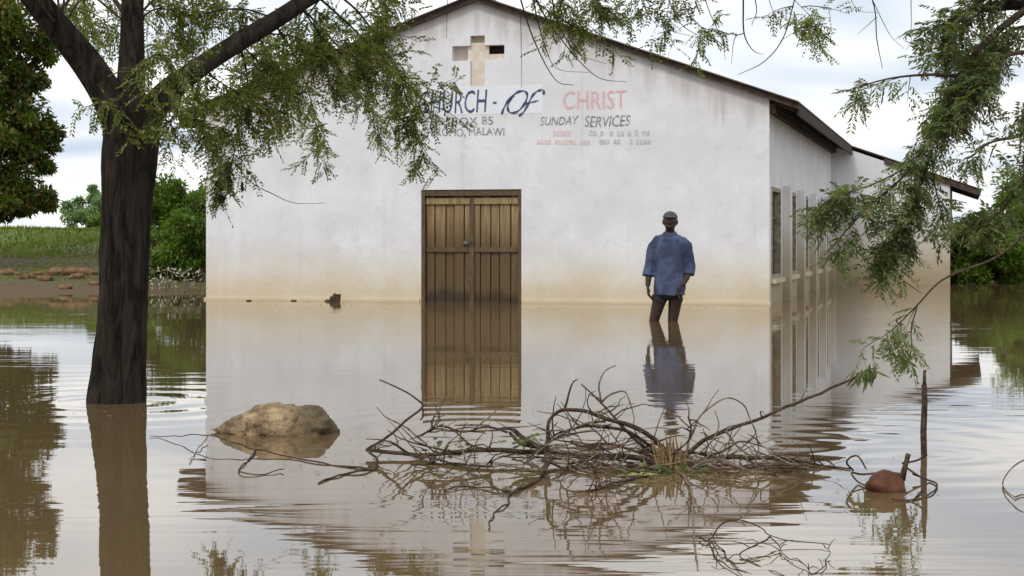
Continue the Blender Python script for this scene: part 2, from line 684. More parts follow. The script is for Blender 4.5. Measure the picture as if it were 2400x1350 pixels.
# cross recess: pale back; plate painted dark as unlit interior behind right vent slot
m = MB()
m.box(vu0 - 0.05, vu1 + 0.05, 0.05, 0.09, vz_b - 0.05, vz_t - 0.10)
m.box(cu0 - 0.05, vu0 - 0.002, 0.17, 0.20, cz_b - 0.04, cz_t + 0.05)
m.box(vu1 + 0.002, cu1 + 0.05, 0.06, 0.10, cz_b - 0.04, cz_b + 0.42 * (cz_t - cz_b))
m.build('cross_back', M['cross_paint'], church)
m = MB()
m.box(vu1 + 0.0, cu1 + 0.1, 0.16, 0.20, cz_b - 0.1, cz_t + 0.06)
m.build('vent_dark_plate', M['dark_inside'], church)
m = MB()
m.box(vu0 - 0.03, vu1 + 0.03, 0.10, 0.15, vz_t - 0.14, vz_t + 0.06)
m.build('vent_block', M['sill'], church)

# plinth ledge at the waterline
m = MB()
m.box(-0.02, du0 - 0.02, -0.035, 0.0, 0.0, GZ + 0.035)
m.box(du1 + 0.02, W + 0.02, -0.035, 0.0, 0.0, GZ + 0.035)
m.build('plinth', M['plaster_front'], church)

# side walls (local x = W for the right one)
VX = 2265.0


def side_v(px):
    D = 24.8 * (VX - 1803.0) / (VX - px)
    return (D - 24.8) / UC


wins = []
for a, b in ((1808, 1829), (1847, 1865), (1879, 1894), (1907, 1919), (1930, 1941)):
    wins.append((side_v(a), side_v(b)))
wz0, wz1 = 0.36 + GZ, 1.66 + GZ
holes = [[(a, wz0), (b, wz0), (b, wz1), (a, wz1)] for a, b in wins]
wall_mesh([(0.223, 0), (HALL, 0), (HALL, ez), (0.223, ez)], holes, 0.2, 'side_wall', M['plaster_side'], church, (W, 0, 0), (0, 1, 0), (-1, 0, 0))
wall_mesh([(0.223, 0), (HALL, 0), (HALL, ez), (0.223, ez)], [], 0.2, 'side_wall', M['plaster_side'], church, (0, 0, 0), (0, 1, 0), (1, 0, 0))
# corner fillet that closes the strip between facade thickness and side wall
for i, (a, b) in enumerate(wins):
    fr = MB()
    x0, x1 = W - 0.16, W + 0.012
    fr.box(x0, x1, a, a + 0.06, wz0, wz1)
    fr.box(x0, x1, b - 0.06, b, wz0, wz1)
    fr.box(x0, x1, a + 0.06, b - 0.06, wz1 - 0.06, wz1)
    fr.box(x0, x1, a + 0.06, b - 0.06, wz0, wz0 + 0.05)
    win = fr.build('window', M['window_frame'], church)
    mu = MB()
    n = 3 if b - a > 1.6 else 2
    for k in range(1, n):
        y = a + (b - a) * k / n
        mu.box(W - 0.11, W - 0.03, y - 0.02, y + 0.02, wz0 + 0.05, wz1 - 0.06)
    for k in (1, 2):
        z = wz0 + (wz1 - wz0) * k / 3
        for q in range(n):
            y0 = a + (b - a) * q / n + (0.06 if q == 0 else 0.02)
            y1 = a + (b - a) * (q + 1) / n - (0.06 if q == n - 1 else 0.02)
            mu.box(W - 0.10, W - 0.04, y0, y1, z - 0.018, z + 0.018)
    mu.build('glazing_bars', M['mullion'], win)
    for q in range(n):
        for r in range(3):
            pm = MB()
            y0 = a + (b - a) * q / n + (0.06 if q == 0 else 0.02)
            y1 = a + (b - a) * (q + 1) / n - (0.06 if q == n - 1 else 0.02)
            z0 = wz0 + (wz1 - wz0) * r / 3 + (0.05 if r == 0 else 0.018)
            z1 = wz0 + (wz1 - wz0) * (r + 1) / 3 - (0.06 if r == 2 else 0.018)
            pm.box(W - 0.078, W - 0.07, y0, y1, z0, z1)
            pm.build('pane', M['glass'], win)
    sm = MB()
    sm.box(W + 0.003, W + 0.07, a - 0.08, b + 0.08, wz0 - 0.07, wz0 - 0.003)
    sm.build('sill', M['sill'], win)
# pilasters between the windows
for px in (1838, 1872, 1901, 1925, 1947):
    v = min(side_v(px), HALL - 0.2)
    m = MB()
    m.box(W + 0.002, W + 0.11, v - 0.16, v + 0.16, 0.0, 1.72 + GZ)
    m.build('pilaster', M['plaster_side'], church)
m = MB()
m.box(0.2, W - 0.2, HALL - 0.2, HALL - 0.003, 0, ez)
m.build('inner_wall', M['plaster_side'], church)

# rear wing, wider than the hall, under the same roof slope
WING_W, WING_D = 2.36, 7.0
wv = HALL + 0.02
wing_top = lambda u: az - SLOPE * abs(u - W / 2)
wu1 = W + WING_W
wall_mesh([(W - 0.2, 0), (wu1, 0), (wu1, wing_top(wu1)), (W - 0.2, wing_top(W - 0.2))], [], 0.2, 'wing_wall', M['plaster_side'], church, (0, wv, 0), (1, 0, 0), (0, 1, 0))
wall_mesh([(0.22, 0), (WING_D, 0), (WING_D, wing_top(wu1)), (0.22, wing_top(wu1))], [], 0.2, 'wing_wall', M['plaster_side'], church, (wu1, wv, 0), (0, 1, 0), (-1, 0, 0))
m = MB()
m.box(0, wu1 - 0.21, wv + WING_D - 0.2, wv + WING_D - 0.003, 0, wing_top(wu1))
m.build('wing_wall', M['plaster_side'], church)


def corrugated(u_in, u_out, v0, v1, name):
    """Corrugated iron on one slope: waves run down the slope."""
    pitch, amp, th = 0.09, 0.012, 0.012
    n = int((v1 - v0) / pitch * 4)
    vs = []
    for i in range(n + 1):
        v = v0 + (v1 - v0) * i / n
        w = amp * math.sin(2 * math.pi * (v - v0) / pitch)
        for u in (u_in, u_out):
            z = roof_z(u) + 0.075 + w
            vs.append((u, v, z))
            vs.append((u, v, z + th))
    fs = []
    for i in range(n):
        a = i * 4
        b = a + 4
        fs += [(a, b, b + 2, a + 2), (a + 1, a + 3, b + 3, b + 1), (a + 2, b + 2, b + 3, a + 3), (a, a + 1, b + 1, b)]
    fs += [(0, 2, 3, 1), (n * 4, n * 4 + 1, n * 4 + 3, n * 4 + 2)]
    mb = MB()
    mb.add(vs, fs)
    return mb.build(name, M['roof'], church, True)


OV = 0.42
corrugated(W / 2, W + OV, -0.16, HALL + 0.0, 'roof_sheet')
corrugated(W / 2, -OV, -0.16, HALL + WING_D + 0.2, 'roof_sheet')
corrugated(W / 2, wu1 + 0.62, HALL + 0.003 - 0.14 + 0.14, HALL + WING_D + 0.2, 'roof_sheet')
m = MB()
for s in (-1, 1):
    a = (W / 2, az + 0.13)
    b = (W / 2 + s * 0.24, roof_z(W / 2 + s * 0.24) + 0.11)
    m.add([(a[0], -0.2, a[1]), (b[0], -0.2, b[1]), (b[0], HALL + WING_D + 0.2, b[1]), (a[0], HALL + WING_D + 0.2, a[1]),
           (a[0], -0.2, a[1] + 0.012), (b[0], -0.2, b[1] + 0.012), (b[0], HALL + WING_D + 0.2, b[1] + 0.012), (a[0], HALL + WING_D + 0.2, a[1] + 0.012)],
          [(3, 2, 1, 0), (4, 5, 6, 7), (0, 1, 5, 4), (1, 2, 6, 5), (2, 3, 7, 6), (3, 0, 4, 7)])
m.build('ridge_cap', M['roof'], church)


def slope_bar(u0, u1, v0, v1, zb, zt, name, mat):
    mb = MB()
    vs = []
    for u in (u0, u1):
        for v in (v0, v1):
            vs += [(u, v, roof_z(u) + zb), (u, v, roof_z(u) + zt)]
    mb.add(vs, [(0, 1, 3, 2), (4, 6, 7, 5), (0, 4, 5, 1), (2, 3, 7, 6), (0, 2, 6, 4), (1, 5, 7, 3)])
    return mb.build(name, mat, church)


# barge boards on the gable, rafter tails and fascia on the right eave
slope_bar(W / 2 + 0.003, W + OV, -0.10, -0.055, -0.01, 0.060, 'barge_board', M['barge'])
slope_bar(W / 2 - 0.003, -OV, -0.10, -0.055, -0.01, 0.060, 'barge_board', M['barge'])
slope_bar(wu1 - 1.3, wu1 + 0.60, wv - 0.05, wv - 0.01, -0.05, 0.056, 'barge_board', M['barge'])
for k in range(13):
    v = 0.05 + k * 0.96
    slope_bar(W + 0.004, W + OV - 0.03, v, v + 0.06, -0.06, 0.058, 'rafter', M['roof_timber'])
m = MB()
m.box(W + OV - 0.026, W + OV + 0.0, -0.05, HALL - 0.03, roof_z(W + OV) - 0.10, roof_z(W + OV) + 0.055)
m.build('fascia', M['roof_timber'], church)
m = MB()
m.box(-OV, -OV + 0.026, -0.05, HALL - 0.03, roof_z(W + OV) - 0.10, roof_z(W + OV) + 0.055)
m.build('fascia', M['roof_timber'], church)
for k in range(4):
    slope_bar(wu1 + 0.004, wu1 + 0.58, wv + 0.1 + k * 1.2, wv + 0.17 + k * 1.2, -0.06, 0.058, 'rafter', M['roof_timber'])
# wall plate under the roof sheets closes the eave gap
m = MB()
m.box(W - 0.2, W - 0.003, 0.225, HALL - 0.1, ez + 0.002, ez + 0.11)
m.build('wall_plate', M['plaster_side'], church)
m = MB()
m.box(W + 0.002, W + 0.09, 0.002, HALL - 0.01, ez - 0.20, ez - 0.07)  # dark strip added along the wall top, widens the dark eave band
m.build('eave_dark_strip', M['roof_timber'], church)

# ---- double door
df = MB()
jw = 0.05
df.box(du0, du0 + jw, 0.02, 0.14, 0, dz1 - 0.002)
df.box(du1 - jw, du1, 0.02, 0.14, 0, dz1 - 0.002)
df.box(du0 + jw, du1 - jw, 0.02, 0.14, dz1 - 0.09, dz1 - 0.002)
df.build('door_frame', M['door_frame'], church)
# soffit shadow gap is real: leaves sit deeper than the frame
mid = (du0 + du1) / 2
for s in (0, 1):
    a, b = (du0 + jw + 0.004, mid - 0.006) if s == 0 else (mid + 0.006, du1 - jw - 0.004)
    lf = MB()
    zt = dz1 - 0.10
    lf.box(a + 0.002, b - 0.002, 0.125, 0.15, 0.02, zt)
    leaf = lf.build('door_leaf', M['door_frame'], church)
    widths = [1.0, 1.25, 0.95, 1.2, 0.9] if s == 0 else [0.85, 1.15, 1.0, 1.25, 0.95]
    tot = sum(widths)
    x = a
    for i, wd in enumerate(widths):
        w2 = (b - a) * wd / tot
        pm = MB()
        g = 0.009
        yoff = 0.085 + 0.008 * ((i * 7 + s * 3) % 3)
        pm.box(x + g, x + w2 - g, yoff, 0.122, 0.015, zt - 0.012 * ((i * 5 + s) % 3))
        pm.build('plank', M['door'], leaf)
        x += w2
    rm = MB()
    rm.box(a + 0.01, b - 0.01, 0.058, 0.082, zt - 0.11, zt - 0.02)
    rm.build('rail', M['door'], leaf)
    rm = MB()
    rm.box(a + 0.01, b - 0.01, 0.062, 0.082, 1.23, 1.30)
    rm.build('rail', M['door'], leaf)
m = MB()
m.box(mid - 0.035, mid + 0.03, 0.045, 0.083, 0.02, dz1 - 0.105)
m.build('cover_strip', M['door_frame'], church)
m = MB()
hu, hz = UZ(1093, 568)
m.box(hu - 0.05, hu + 0.06, 0.030, 0.043, hz - 0.025, hz + 0.025)
m.tube([(hu, 0.03, hz - 0.02), (hu, 0.005, hz - 0.04), (hu, 0.03, hz - 0.07)], [0.008] * 3, 6)
m.build('hasp', M['iron'], church)

# ---- painted lettering
su0, sz1 = UZ(972, 205)
su1, sz0 = UZ(1500, 300)
m = MB()
m.box(su0, UZ(1272, 300)[0], -0.0025, 0.001, UZ(1100, 268)[1], sz1)
m.build('sign_ground', M['sign_ground'], church)


def lettering(text, px0, px1, py0, py1, mat, shear=0.0, name='lettering'):
    cu = bpy.data.curves.new('tmp_text', 'FONT')
    cu.body = text
    cu.shear = shear
    cu.resolution_u = 3
    to = bpy.data.objects.new('tmp_text', cu)
    COL.objects.link(to)
    dg = bpy.context.evaluated_depsgraph_get()
    me = bpy.data.meshes.new_from_object(to.evaluated_get(dg))
    bpy.data.objects.remove(to)
    bpy.data.curves.remove(cu)
    n = len(me.vertices)
    co = np.empty(n * 3)
    me.vertices.foreach_get('co', co)
    co = co.reshape(-1, 3)
    mn, mx = co.min(0), co.max(0)
    u0, z1 = UZ(px0, py0)
    u1, z0 = UZ(px1, py1)
    out = np.empty_like(co)
    out[:, 0] = u0 + (co[:, 0] - mn[0]) / (mx[0] - mn[0]) * (u1 - u0)
    out[:, 1] = -0.006
    zz = (co[:, 1] - mn[1]) / (mx[1] - mn[1])
    # hand-painted: a slightly wandering baseline
    out[:, 2] = z0 + zz * (z1 - z0) + 0.006 * np.sin(out[:, 0] * 9.0)
    for i_ in range(n):
        u_, z_ = out[i_, 0], out[i_, 2]
        out[i_, 0] += 0.007 * mnoise.noise(Vector((u_ * 14, z_ * 14, 1.0)))
        out[i_, 2] += 0.007 * mnoise.noise(Vector((u_ * 14, z_ * 14, 7.0)))
    me.vertices.foreach_set('co', out.ravel())
    me.update()
    word = bpy.data.objects.new(name, None)
    link(word, church)
    # one object for each painted letter
    bm = bmesh.new()
    bm.from_mesh(me)
    bpy.data.meshes.remove(me)
    todo = set(bm.faces)
    while todo:
        st = [todo.pop()]
        isl = []
        while st:
            f = st.pop()
            isl.append(f)
            for e in f.edges:
                for h in e.link_faces:
                    if h in todo:
                        todo.remove(h)
                        st.append(h)
        mb = MB()
        ix = {}
        for f in isl:
            for v in f.verts:
                if v not in ix:
                    ix[v] = len(ix)
        mb.add([v.co for v in ix], [tuple(ix[v] for v in f.verts) for f in isl])
        mb.build('letter', mat, word)
    bm.free()
    return word


def stroke(pts, wpx, mat, name='lettering'):
    """A brush stroke on the facade through photo pixels."""
    sp = smooth_path(pts, max(8, 6 * len(pts)))
    q = [Vector((UZ(x, y)[0], UZ(x, y)[1])) for x, y in sp]
    w = wpx / 161.0 / 2
    mb = MB()
    vs = []
    for i, p in enumerate(q):
        t = (q[min(i + 1, len(q) - 1)] - q[max(i - 1, 0)]).normalized()
        nrm = Vector((-t.y, t.x)) * w * (0.8 + 0.3 * math.sin(i * 0.7))
        vs += [(p.x + nrm.x, -0.006, p.y + nrm.y), (p.x - nrm.x, -0.006, p.y - nrm.y)]
    mb.add(vs, [(2 * i, 2 * i + 1, 2 * i + 3, 2 * i + 2) for i in range(len(q) - 1)])
    return mb


lettering('CHURCH', 982, 1142, 214, 264, M['paint_blue'], 0.12)
word = link(bpy.data.objects.new('lettering', None), church)
for pts, wd in ((((1176, 268), (1182, 252), (1196, 230), (1214, 216), (1230, 214), (1236, 226), (1228, 246), (1212, 262), (1196, 264), (1190, 252), (1196, 234), (1206, 224)), 6),
                (((1216, 272), (1228, 262), (1240, 240), (1250, 222), (1262, 213), (1274, 212), (1274, 222)), 6),
                (((1232, 244), (1246, 240), (1262, 236)), 5), (((1156, 241), (1164, 241)), 7)):
    stroke(pts, wd, None).build('brush_stroke', M['paint_blue'], word)
lettering('CHRIST', 1320, 1468, 214, 254, M['paint_red'])
lettering('P.O. BOX 85', 1000, 1156, 276, 292, M['paint_black'])
lettering('CHIROMO, MALAWI', 986, 1182, 302, 320, M['paint_black'])
lettering('SUNDAY', 1266, 1356, 274, 292, M['paint_black'], 0.25)
lettering('SERVICES', 1370, 1478, 272, 296, M['paint_black'], 0.2)


def scribble(px0, px1, py, h, mat, seed):
    """A faded line of small writing, no longer readable in the photograph."""
    r = random.Random(seed)
    x = px0
    mb = MB()
    while x < px1:
        wl_ = r.uniform(5, 8)
        if r.random() < 0.16:
            x += 7
            continue
        for pts in (((x, py + h), (x + 0.3, py)), ((x, py + r.choice((0, h / 2, h))), (x + wl_ * 0.7, py + r.choice((0, h / 2, h)))), ((x + wl_ * 0.7, py + h), (x + wl_ * 0.7, py))):
            k = stroke(pts, 2.2, None)
            mb.add([(a, b - 0.0004 * r.random(), c) for a, b, c in k.v], k.f)
        x += wl_ + 2.5
    o = mb.build('faded_writing', mat, church)
    o['kind'] = 'stuff'
    return o


scribble(1298, 1345, 307, 12, M['paint_pale_red'], 1)
scribble(1382, 1520, 307, 12, M['paint_pale_blue'], 2)
scribble(1260, 1384, 328, 10, M['paint_pale_red'], 3)
scribble(1392, 1524, 327, 11, M['paint_pale_blue'], 4)


# ------------------------------------------------------------------ foliage tools
class Leaves:
    def __init__(self):
        self.b, self.d, self.n, self.L, self.W, self.t = [], [], [], [], [], []

    def add(self, base, dirs, nrm, L, Wd, tint=None):
        base = np.asarray(base, float)
        k = len(base)
        self.b.append(base)
        self.d.append(np.asarray(dirs, float))
        self.n.append(np.asarray(nrm, float))
        self.L.append(np.broadcast_to(L, (k,)).astype(float))
        self.W.append(np.broadcast_to(Wd, (k,)).astype(float))
        if tint is None:
            tint = RNG.random(k)
        self.t.append(np.broadcast_to(tint, (k,)).astype(float))

    def build(self, name, mat, parent=None):
        b, d, n = np.vstack(self.b), np.vstack(self.d), np.vstack(self.n)
        L, Wd, t = np.concatenate(self.L), np.concatenate(self.W), np.concatenate(self.t)
        d /= np.linalg.norm(d, axis=1)[:, None] + 1e-9
        s = np.cross(d, n)
        s /= np.linalg.norm(s, axis=1)[:, None] + 1e-9
        nn = np.cross(s, d)
        k = len(b)
        v = np.empty((k, 4, 3))
        v[:, 0] = b
        v[:, 1] = b + d * (L * 0.45)[:, None] + s * (Wd * 0.5)[:, None] + nn * (Wd * 0.12)[:, None]
        v[:, 2] = b + d * L[:, None] - nn * (Wd * 0.10)[:, None]
        v[:, 3] = b + d * (L * 0.45)[:, None] - s * (Wd * 0.5)[:, None] + nn * (Wd * 0.12)[:, None]
        me = bpy.data.meshes.new(name)
        me.vertices.add(k * 4)
        me.vertices.foreach_set('co', v.ravel())
        me.loops.add(k * 4)
        me.loops.foreach_set('vertex_index', np.arange(k * 4, dtype=np.int32))
        me.polygons.add(k)
        me.polygons.foreach_set('loop_start', np.arange(0, k * 4, 4, dtype=np.int32))
        me.polygons.foreach_set('loop_total', np.full(k, 4, dtype=np.int32))
        me.update(calc_edges=True)
        at = me.attributes.new('tint', 'FLOAT_VECTOR', 'POINT')
        tv = np.empty((k, 4, 3))
        tv[:, :, 0] = t[:, None]
        tv[:, :, 1] = RNG.random(k)[:, None]
        tv[:, :, 2] = 0
        at.data.foreach_set('vector', tv.ravel())
        me.materials.append(mat)
        o = link(bpy.data.objects.new(name, me), parent)
        o['kind'] = 'stuff'
        return o


def unit(v):
    return v / (np.linalg.norm(v) + 1e-9)


def compound_leaf(LV, base, d, length, pairs, ll, lw, tint, droop=0.5):
    """A feather leaf: a drooping rib with leaflets in pairs."""
    d = unit(np.array(d, float))
    side = unit(np.cross(d, np.array([0, 0, 1.0])) + RNG.normal(0, 0.35, 3))
    up = np.cross(side, d)
    ts = np.linspace(0.15, 1.0, pairs)
    pts = base + np.outer(ts * length, d) + np.outer(-droop * length * ts ** 2 * 0.5, [0, 0, 1.0])
    for s in (-1, 1):
        dirs = d * 0.55 + s * side * 0.9 + np.array([0, 0, -0.35]) + RNG.normal(0, 0.16, (pairs, 3))
        LV.add(pts, dirs, up + RNG.normal(0, 0.3, (pairs, 3)), ll * RNG.uniform(0.75, 1.15, pairs) * (1.05 - 0.35 * np.abs(ts - 0.45)), lw, np.clip(tint + RNG.normal(0, 0.12, pairs), 0, 1))


def spray(LV, TW, p, d, length, nleaf, leaf_len, pairs, ll, lw, droop=0.7, tint=0.5, r0=0.004):
    """A leafy twig: returns its points; leaves go to LV and the twig to TW."""
    p = np.array(p, float)
    d = unit(np.array(d, float))
    pts = [p.copy()]
    n = 5
    for i in range(n):
        d = unit(d + np.array([0, 0, -droop / n]) + RNG.normal(0, 0.12, 3))
        p = p + d * length / n
        pts.append(p.copy())
    if TW is not None:
        TW.tube(pts, [r0 * (1 - 0.7 * i / n) for i in range(n + 1)], 4, cap=False)
    a = np.array(pts)
    for k in range(nleaf):
        t = (k + 0.6) / nleaf * n
        i = min(int(t), n - 1)
        q = a[i] + (a[i + 1] - a[i]) * (t - i)
        td = unit(a[i + 1] - a[i])
        sd = unit(np.cross(td, RNG.normal(0, 1, 3)))
        ld = td * 0.5 + sd * 0.9 + np.array([0, 0, -0.15])
        compound_leaf(LV, q, ld, leaf_len * RNG.uniform(0.7, 1.2), pairs, ll, lw, tint + RNG.normal(0, 0.15))
    return a


def branch(name, pts, parent, mat, seg=10, n=None, rough=0.12):
    """pts: (px, py, depth, radius in metres)."""
    n = n or max(6, 5 * len(pts))
    sp = smooth_path(pts, n)
    w = [P(a, b, c) for a, b, c, r in sp]
    mb = MB()
    mb.tube(w, [max(0.0015, q[3]) for q in sp], seg, rough)
    mb.build(name, mat, parent, True)
    return w


def rel(parent, mb_points, origin):
    return mb_points


# ------------------------------------------------------------------ foreground tree
TD = DW(942)
near_tree = empty('acacia_tree', (0, 0, 0))
tag(near_tree, 'big dark-trunked tree with feathery leaves standing in the water at left front', 'tree')
branch('trunk', [(262, 1120, TD, 0.25), (268, 985, TD, 0.172), (272, 940, TD, 0.156), (281, 850, TD, 0.140), (289, 700, TD, 0.134), (296, 520, TD, 0.134), (301, 400, TD, 0.138), (304, 320, TD, 0.146), (306, 262, TD, 0.152), (307, 225, TD, 0.13)], near_tree, M['bark'], 56, 110, 0.16)
limb_l = branch('limb', [(296, 330, TD, 0.10), (262, 240, TD, 0.098), (205, 150, TD, 0.088), (140, 70, TD - 0.1, 0.080), (75, -10, TD - 0.2, 0.074), (-40, -170, TD - 0.4, 0.064), (-160, -420, TD - 0.6, 0.045)], near_tree, M['bark'], 14)
limb_m = branch('limb', [(306, 330, TD, 0.09), (307, 200, TD + 0.05, 0.078), (309, 100, TD + 0.1, 0.070), (311, 0, TD + 0.15, 0.066), (340, -240, TD + 0.4, 0.055), (420, -560, TD + 0.9, 0.035)], near_tree, M['bark'], 14)
limb_r = branch('limb', [(315, 335, TD, 0.10), (365, 245, TD, 0.078), (440, 178, TD + 0.1, 0.064), (540, 112, TD + 0.25, 0.056), (650, 45, TD + 0.4, 0.050), (770, -30, TD + 0.6, 0.046), (960, -110, TD + 0.9, 0.040), (1300, -170, TD + 1.3, 0.032), (1650, -190, TD + 1.6, 0.024), (2000, -150, TD + 1.8, 0.014)], near_tree, M['bark'], 12)
TWN = MB()
LN = Leaves()
hand = [
    # px, py, depth, radius: drooping leafy branches drawn from the photograph
    ([(740, -12, TD + 0.5, .016), (815, 55, TD + 1.2, .013), (900, 140, TD + 1.8, .010), (985, 225, TD + 2.2, .006), (1035, 262, TD + 2.3, .003)], 16),
    ([(770, -30, TD + 0.6, .016), (850, 40, TD + 1.6, .013), (930, 170, TD + 2.2, .009), (975, 300, TD + 2.4, .006), (1000, 385, TD + 2.5, .003)], 15),
    ([(640, 50, TD + 0.4, .018), (690, 130, TD + 1.8, .013), (730, 240, TD + 2.8, .008), (745, 340, TD + 3.3, .004), (748, 395, TD + 3.4, .002)], 13),
    ([(560, 98, TD + 0.3, .016), (580, 190, TD + 1.0, .010), (560, 290, TD + 1.3, .007), (545, 380, TD + 1.4, .004), (530, 418, TD + 1.4, .003)], 13),
    ([(450, 172, TD + 0.1, .014), (455, 240, TD + 0.7, .009), (470, 300, TD + 1.0, .006), (500, 345, TD + 1.1, .003)], 10),
    ([(700, 10, TD + 0.5, .016), (800, 120, TD + 2.8, .011), (860, 230, TD + 3.8, .007), (900, 330, TD + 4.2, .003)], 13),
    ([(600, 75, TD + 0.3, .015), (640, 150, TD + 1.3, .010), (660, 230, TD + 1.9, .006), (650, 330, TD + 2.1, .003)], 11),
    ([(820, -55, TD + 0.7, .015), (880, 20, TD + 1.6, .010), (900, 90, TD + 1.9, .006), (850, 170, TD + 2.0, .003)], 12),
    ([(380, 232, TD, .010), (390, 280, TD - 0.3, .006), (420, 320, TD - 0.4, .003)], 4),
    ([(650, 45, TD + 0.4, .014), (560, 20, TD + 0.9, .010), (470, 40, TD + 1.2, .006), (400, 90, TD + 1.4, .003)], 12),
    ([(770, -30, TD + 0.6, .014), (700, 60, TD + 2.2, .010), (620, 120, TD + 3.0, .006), (560, 160, TD + 3.4, .003)], 12),
    ([(309, 60, TD + 0.1, .014), (370, 20, TD + 0.9, .010), (440, 40, TD + 1.3, .006), (520, 70, TD + 1.5, .003)], 10),
    ([(309, 110, TD + 0.1, .012), (255, 60, TD + 1.5, .008), (200, 60, TD + 2.0, .005), (170, 90, TD + 2.2, .003)], 6),
    ([(140, 70, TD - 0.1, .012), (190, 0, TD + 0.8, .008), (250, -30, TD + 1.3, .004)], 5),
    ([(430, 185, TD + 0.1, .010), (380, 130, TD - 0.3, .007), (340, 140, TD - 0.5, .004)], 5),
    ([(300, 300, TD - 0.12, .008), (275, 230, TD - 0.3, .005), (250, 250, TD - 0.35, .003)], 2),
    ([(560, 98, TD + 0.3, .012), (610, 150, TD + 0.8, .009), (660, 200, TD + 1.1, .006), (710, 240, TD + 1.2, .003)], 11),
    ([(700, 10, TD + 0.5, .012), (760, 90, TD + 1.1, .009), (830, 150, TD + 1.5, .006), (890, 200, TD + 1.6, .003)], 12),
    ([(470, 155, TD + 0.1, .012), (520, 195, TD + 0.5, .008), (590, 235, TD + 0.8, .005), (630, 250, TD + 0.9, .003)], 10),
    ([(600, 75, TD + 0.3, .012), (700, 90, TD + 0.8, .008), (780, 140, TD + 1.0, .005), (820, 210, TD + 1.1, .003)], 10),
    # over the gable
    ([(1150, -140, TD + 1.1, .012), (1230, -20, TD + 1.6, .009), (1340, 60, TD + 1.9, .007), (1380, 60, TD + 2.0, .005), (1405, 90, TD + 2.0, .002)], 6),
    ([(1300, -170, TD + 1.3, .010), (1370, -60, TD + 1.6, .008), (1400, 10, TD + 1.7, .006), (1412, 85, TD + 1.7, .003)], 11),
    ([(1250, -165, TD + 1.3, .010), (1280, -60, TD + 1.8, .008), (1330, 10, TD + 2.0, .005), (1350, 40, TD + 2.0, .003)], 8),
    ([(960, -110, TD + 0.9, .010), (900, -30, TD + 1.6, .008), (905, 40, TD + 2.0, .004)], 6),
    ([(1050, -130, TD + 1.0, .010), (1010, -60, TD + 1.6, .008), (960, 10, TD + 2.0, .004)], 6),
    ([(1450, -180, TD + 1.4, .010), (1480, -60, TD + 1.7, .008), (1540, 30, TD + 1.9, .005), (1600, 40, TD + 2.0, .003)], 5),
    ([(1560, -185, TD + 1.5, .010), (1600, 0, TD + 1.9, .007), (1650, 70, TD + 2.0, .005), (1700, 110, TD + 2.0, .003)], 5),
    ([(1480, -60, TD + 1.7, .006), (1530, 50, TD + 1.9, .004), (1620, 85, TD + 2.0, .003), (1690, 100, TD + 2.0, .002)], 4),
    ([(1900, -160, TD + 1.7, .011), (1862, 0, TD + 1.9, .009), (1835, 90, TD + 1.9, .008), (1790, 145, TD + 2.0, .007), (1730, 175, TD + 2.0, .004)], 1),
    ([(1862, 0, TD + 1.9, .005), (1900, 40, TD + 1.9, .004), (1915, 70, TD + 1.9, .002)], 4),
    ([(1830, 95, TD + 1.9, .004), (1890, 60, TD + 1.9, .003), (1945, 40, TD + 1.9, .002)], 3),
]
for pts, ns in hand:
    w = branch('branch', [(a, b, c, r_ * 0.5) for a, b, c, r_ in pts], near_tree, M['bark'], 6, None, 0.1)
    for k in range(int(ns * (1.8 if pts[0][0] < 860 else 1.45) * (0.6 if pts[-1][2] > TD + 3 else 1.0))):
        t = RNG.uniform(0.15, 0.92) * (len(w) - 1)
        i = min(int(t), len(w) - 2)
        q = np.array(w[i].lerp(w[i + 1], t - i))
        td = unit(np.array(w[i + 1] - w[i]))
        d = td * 0.45 + RNG.normal(0, 0.7, 3)
        spray(LN, TWN, q, d, RNG.uniform(0.14, 0.32), 9, 0.11, 7, 0.034, 0.0125, 0.45, RNG.uniform(0.05, 0.85))
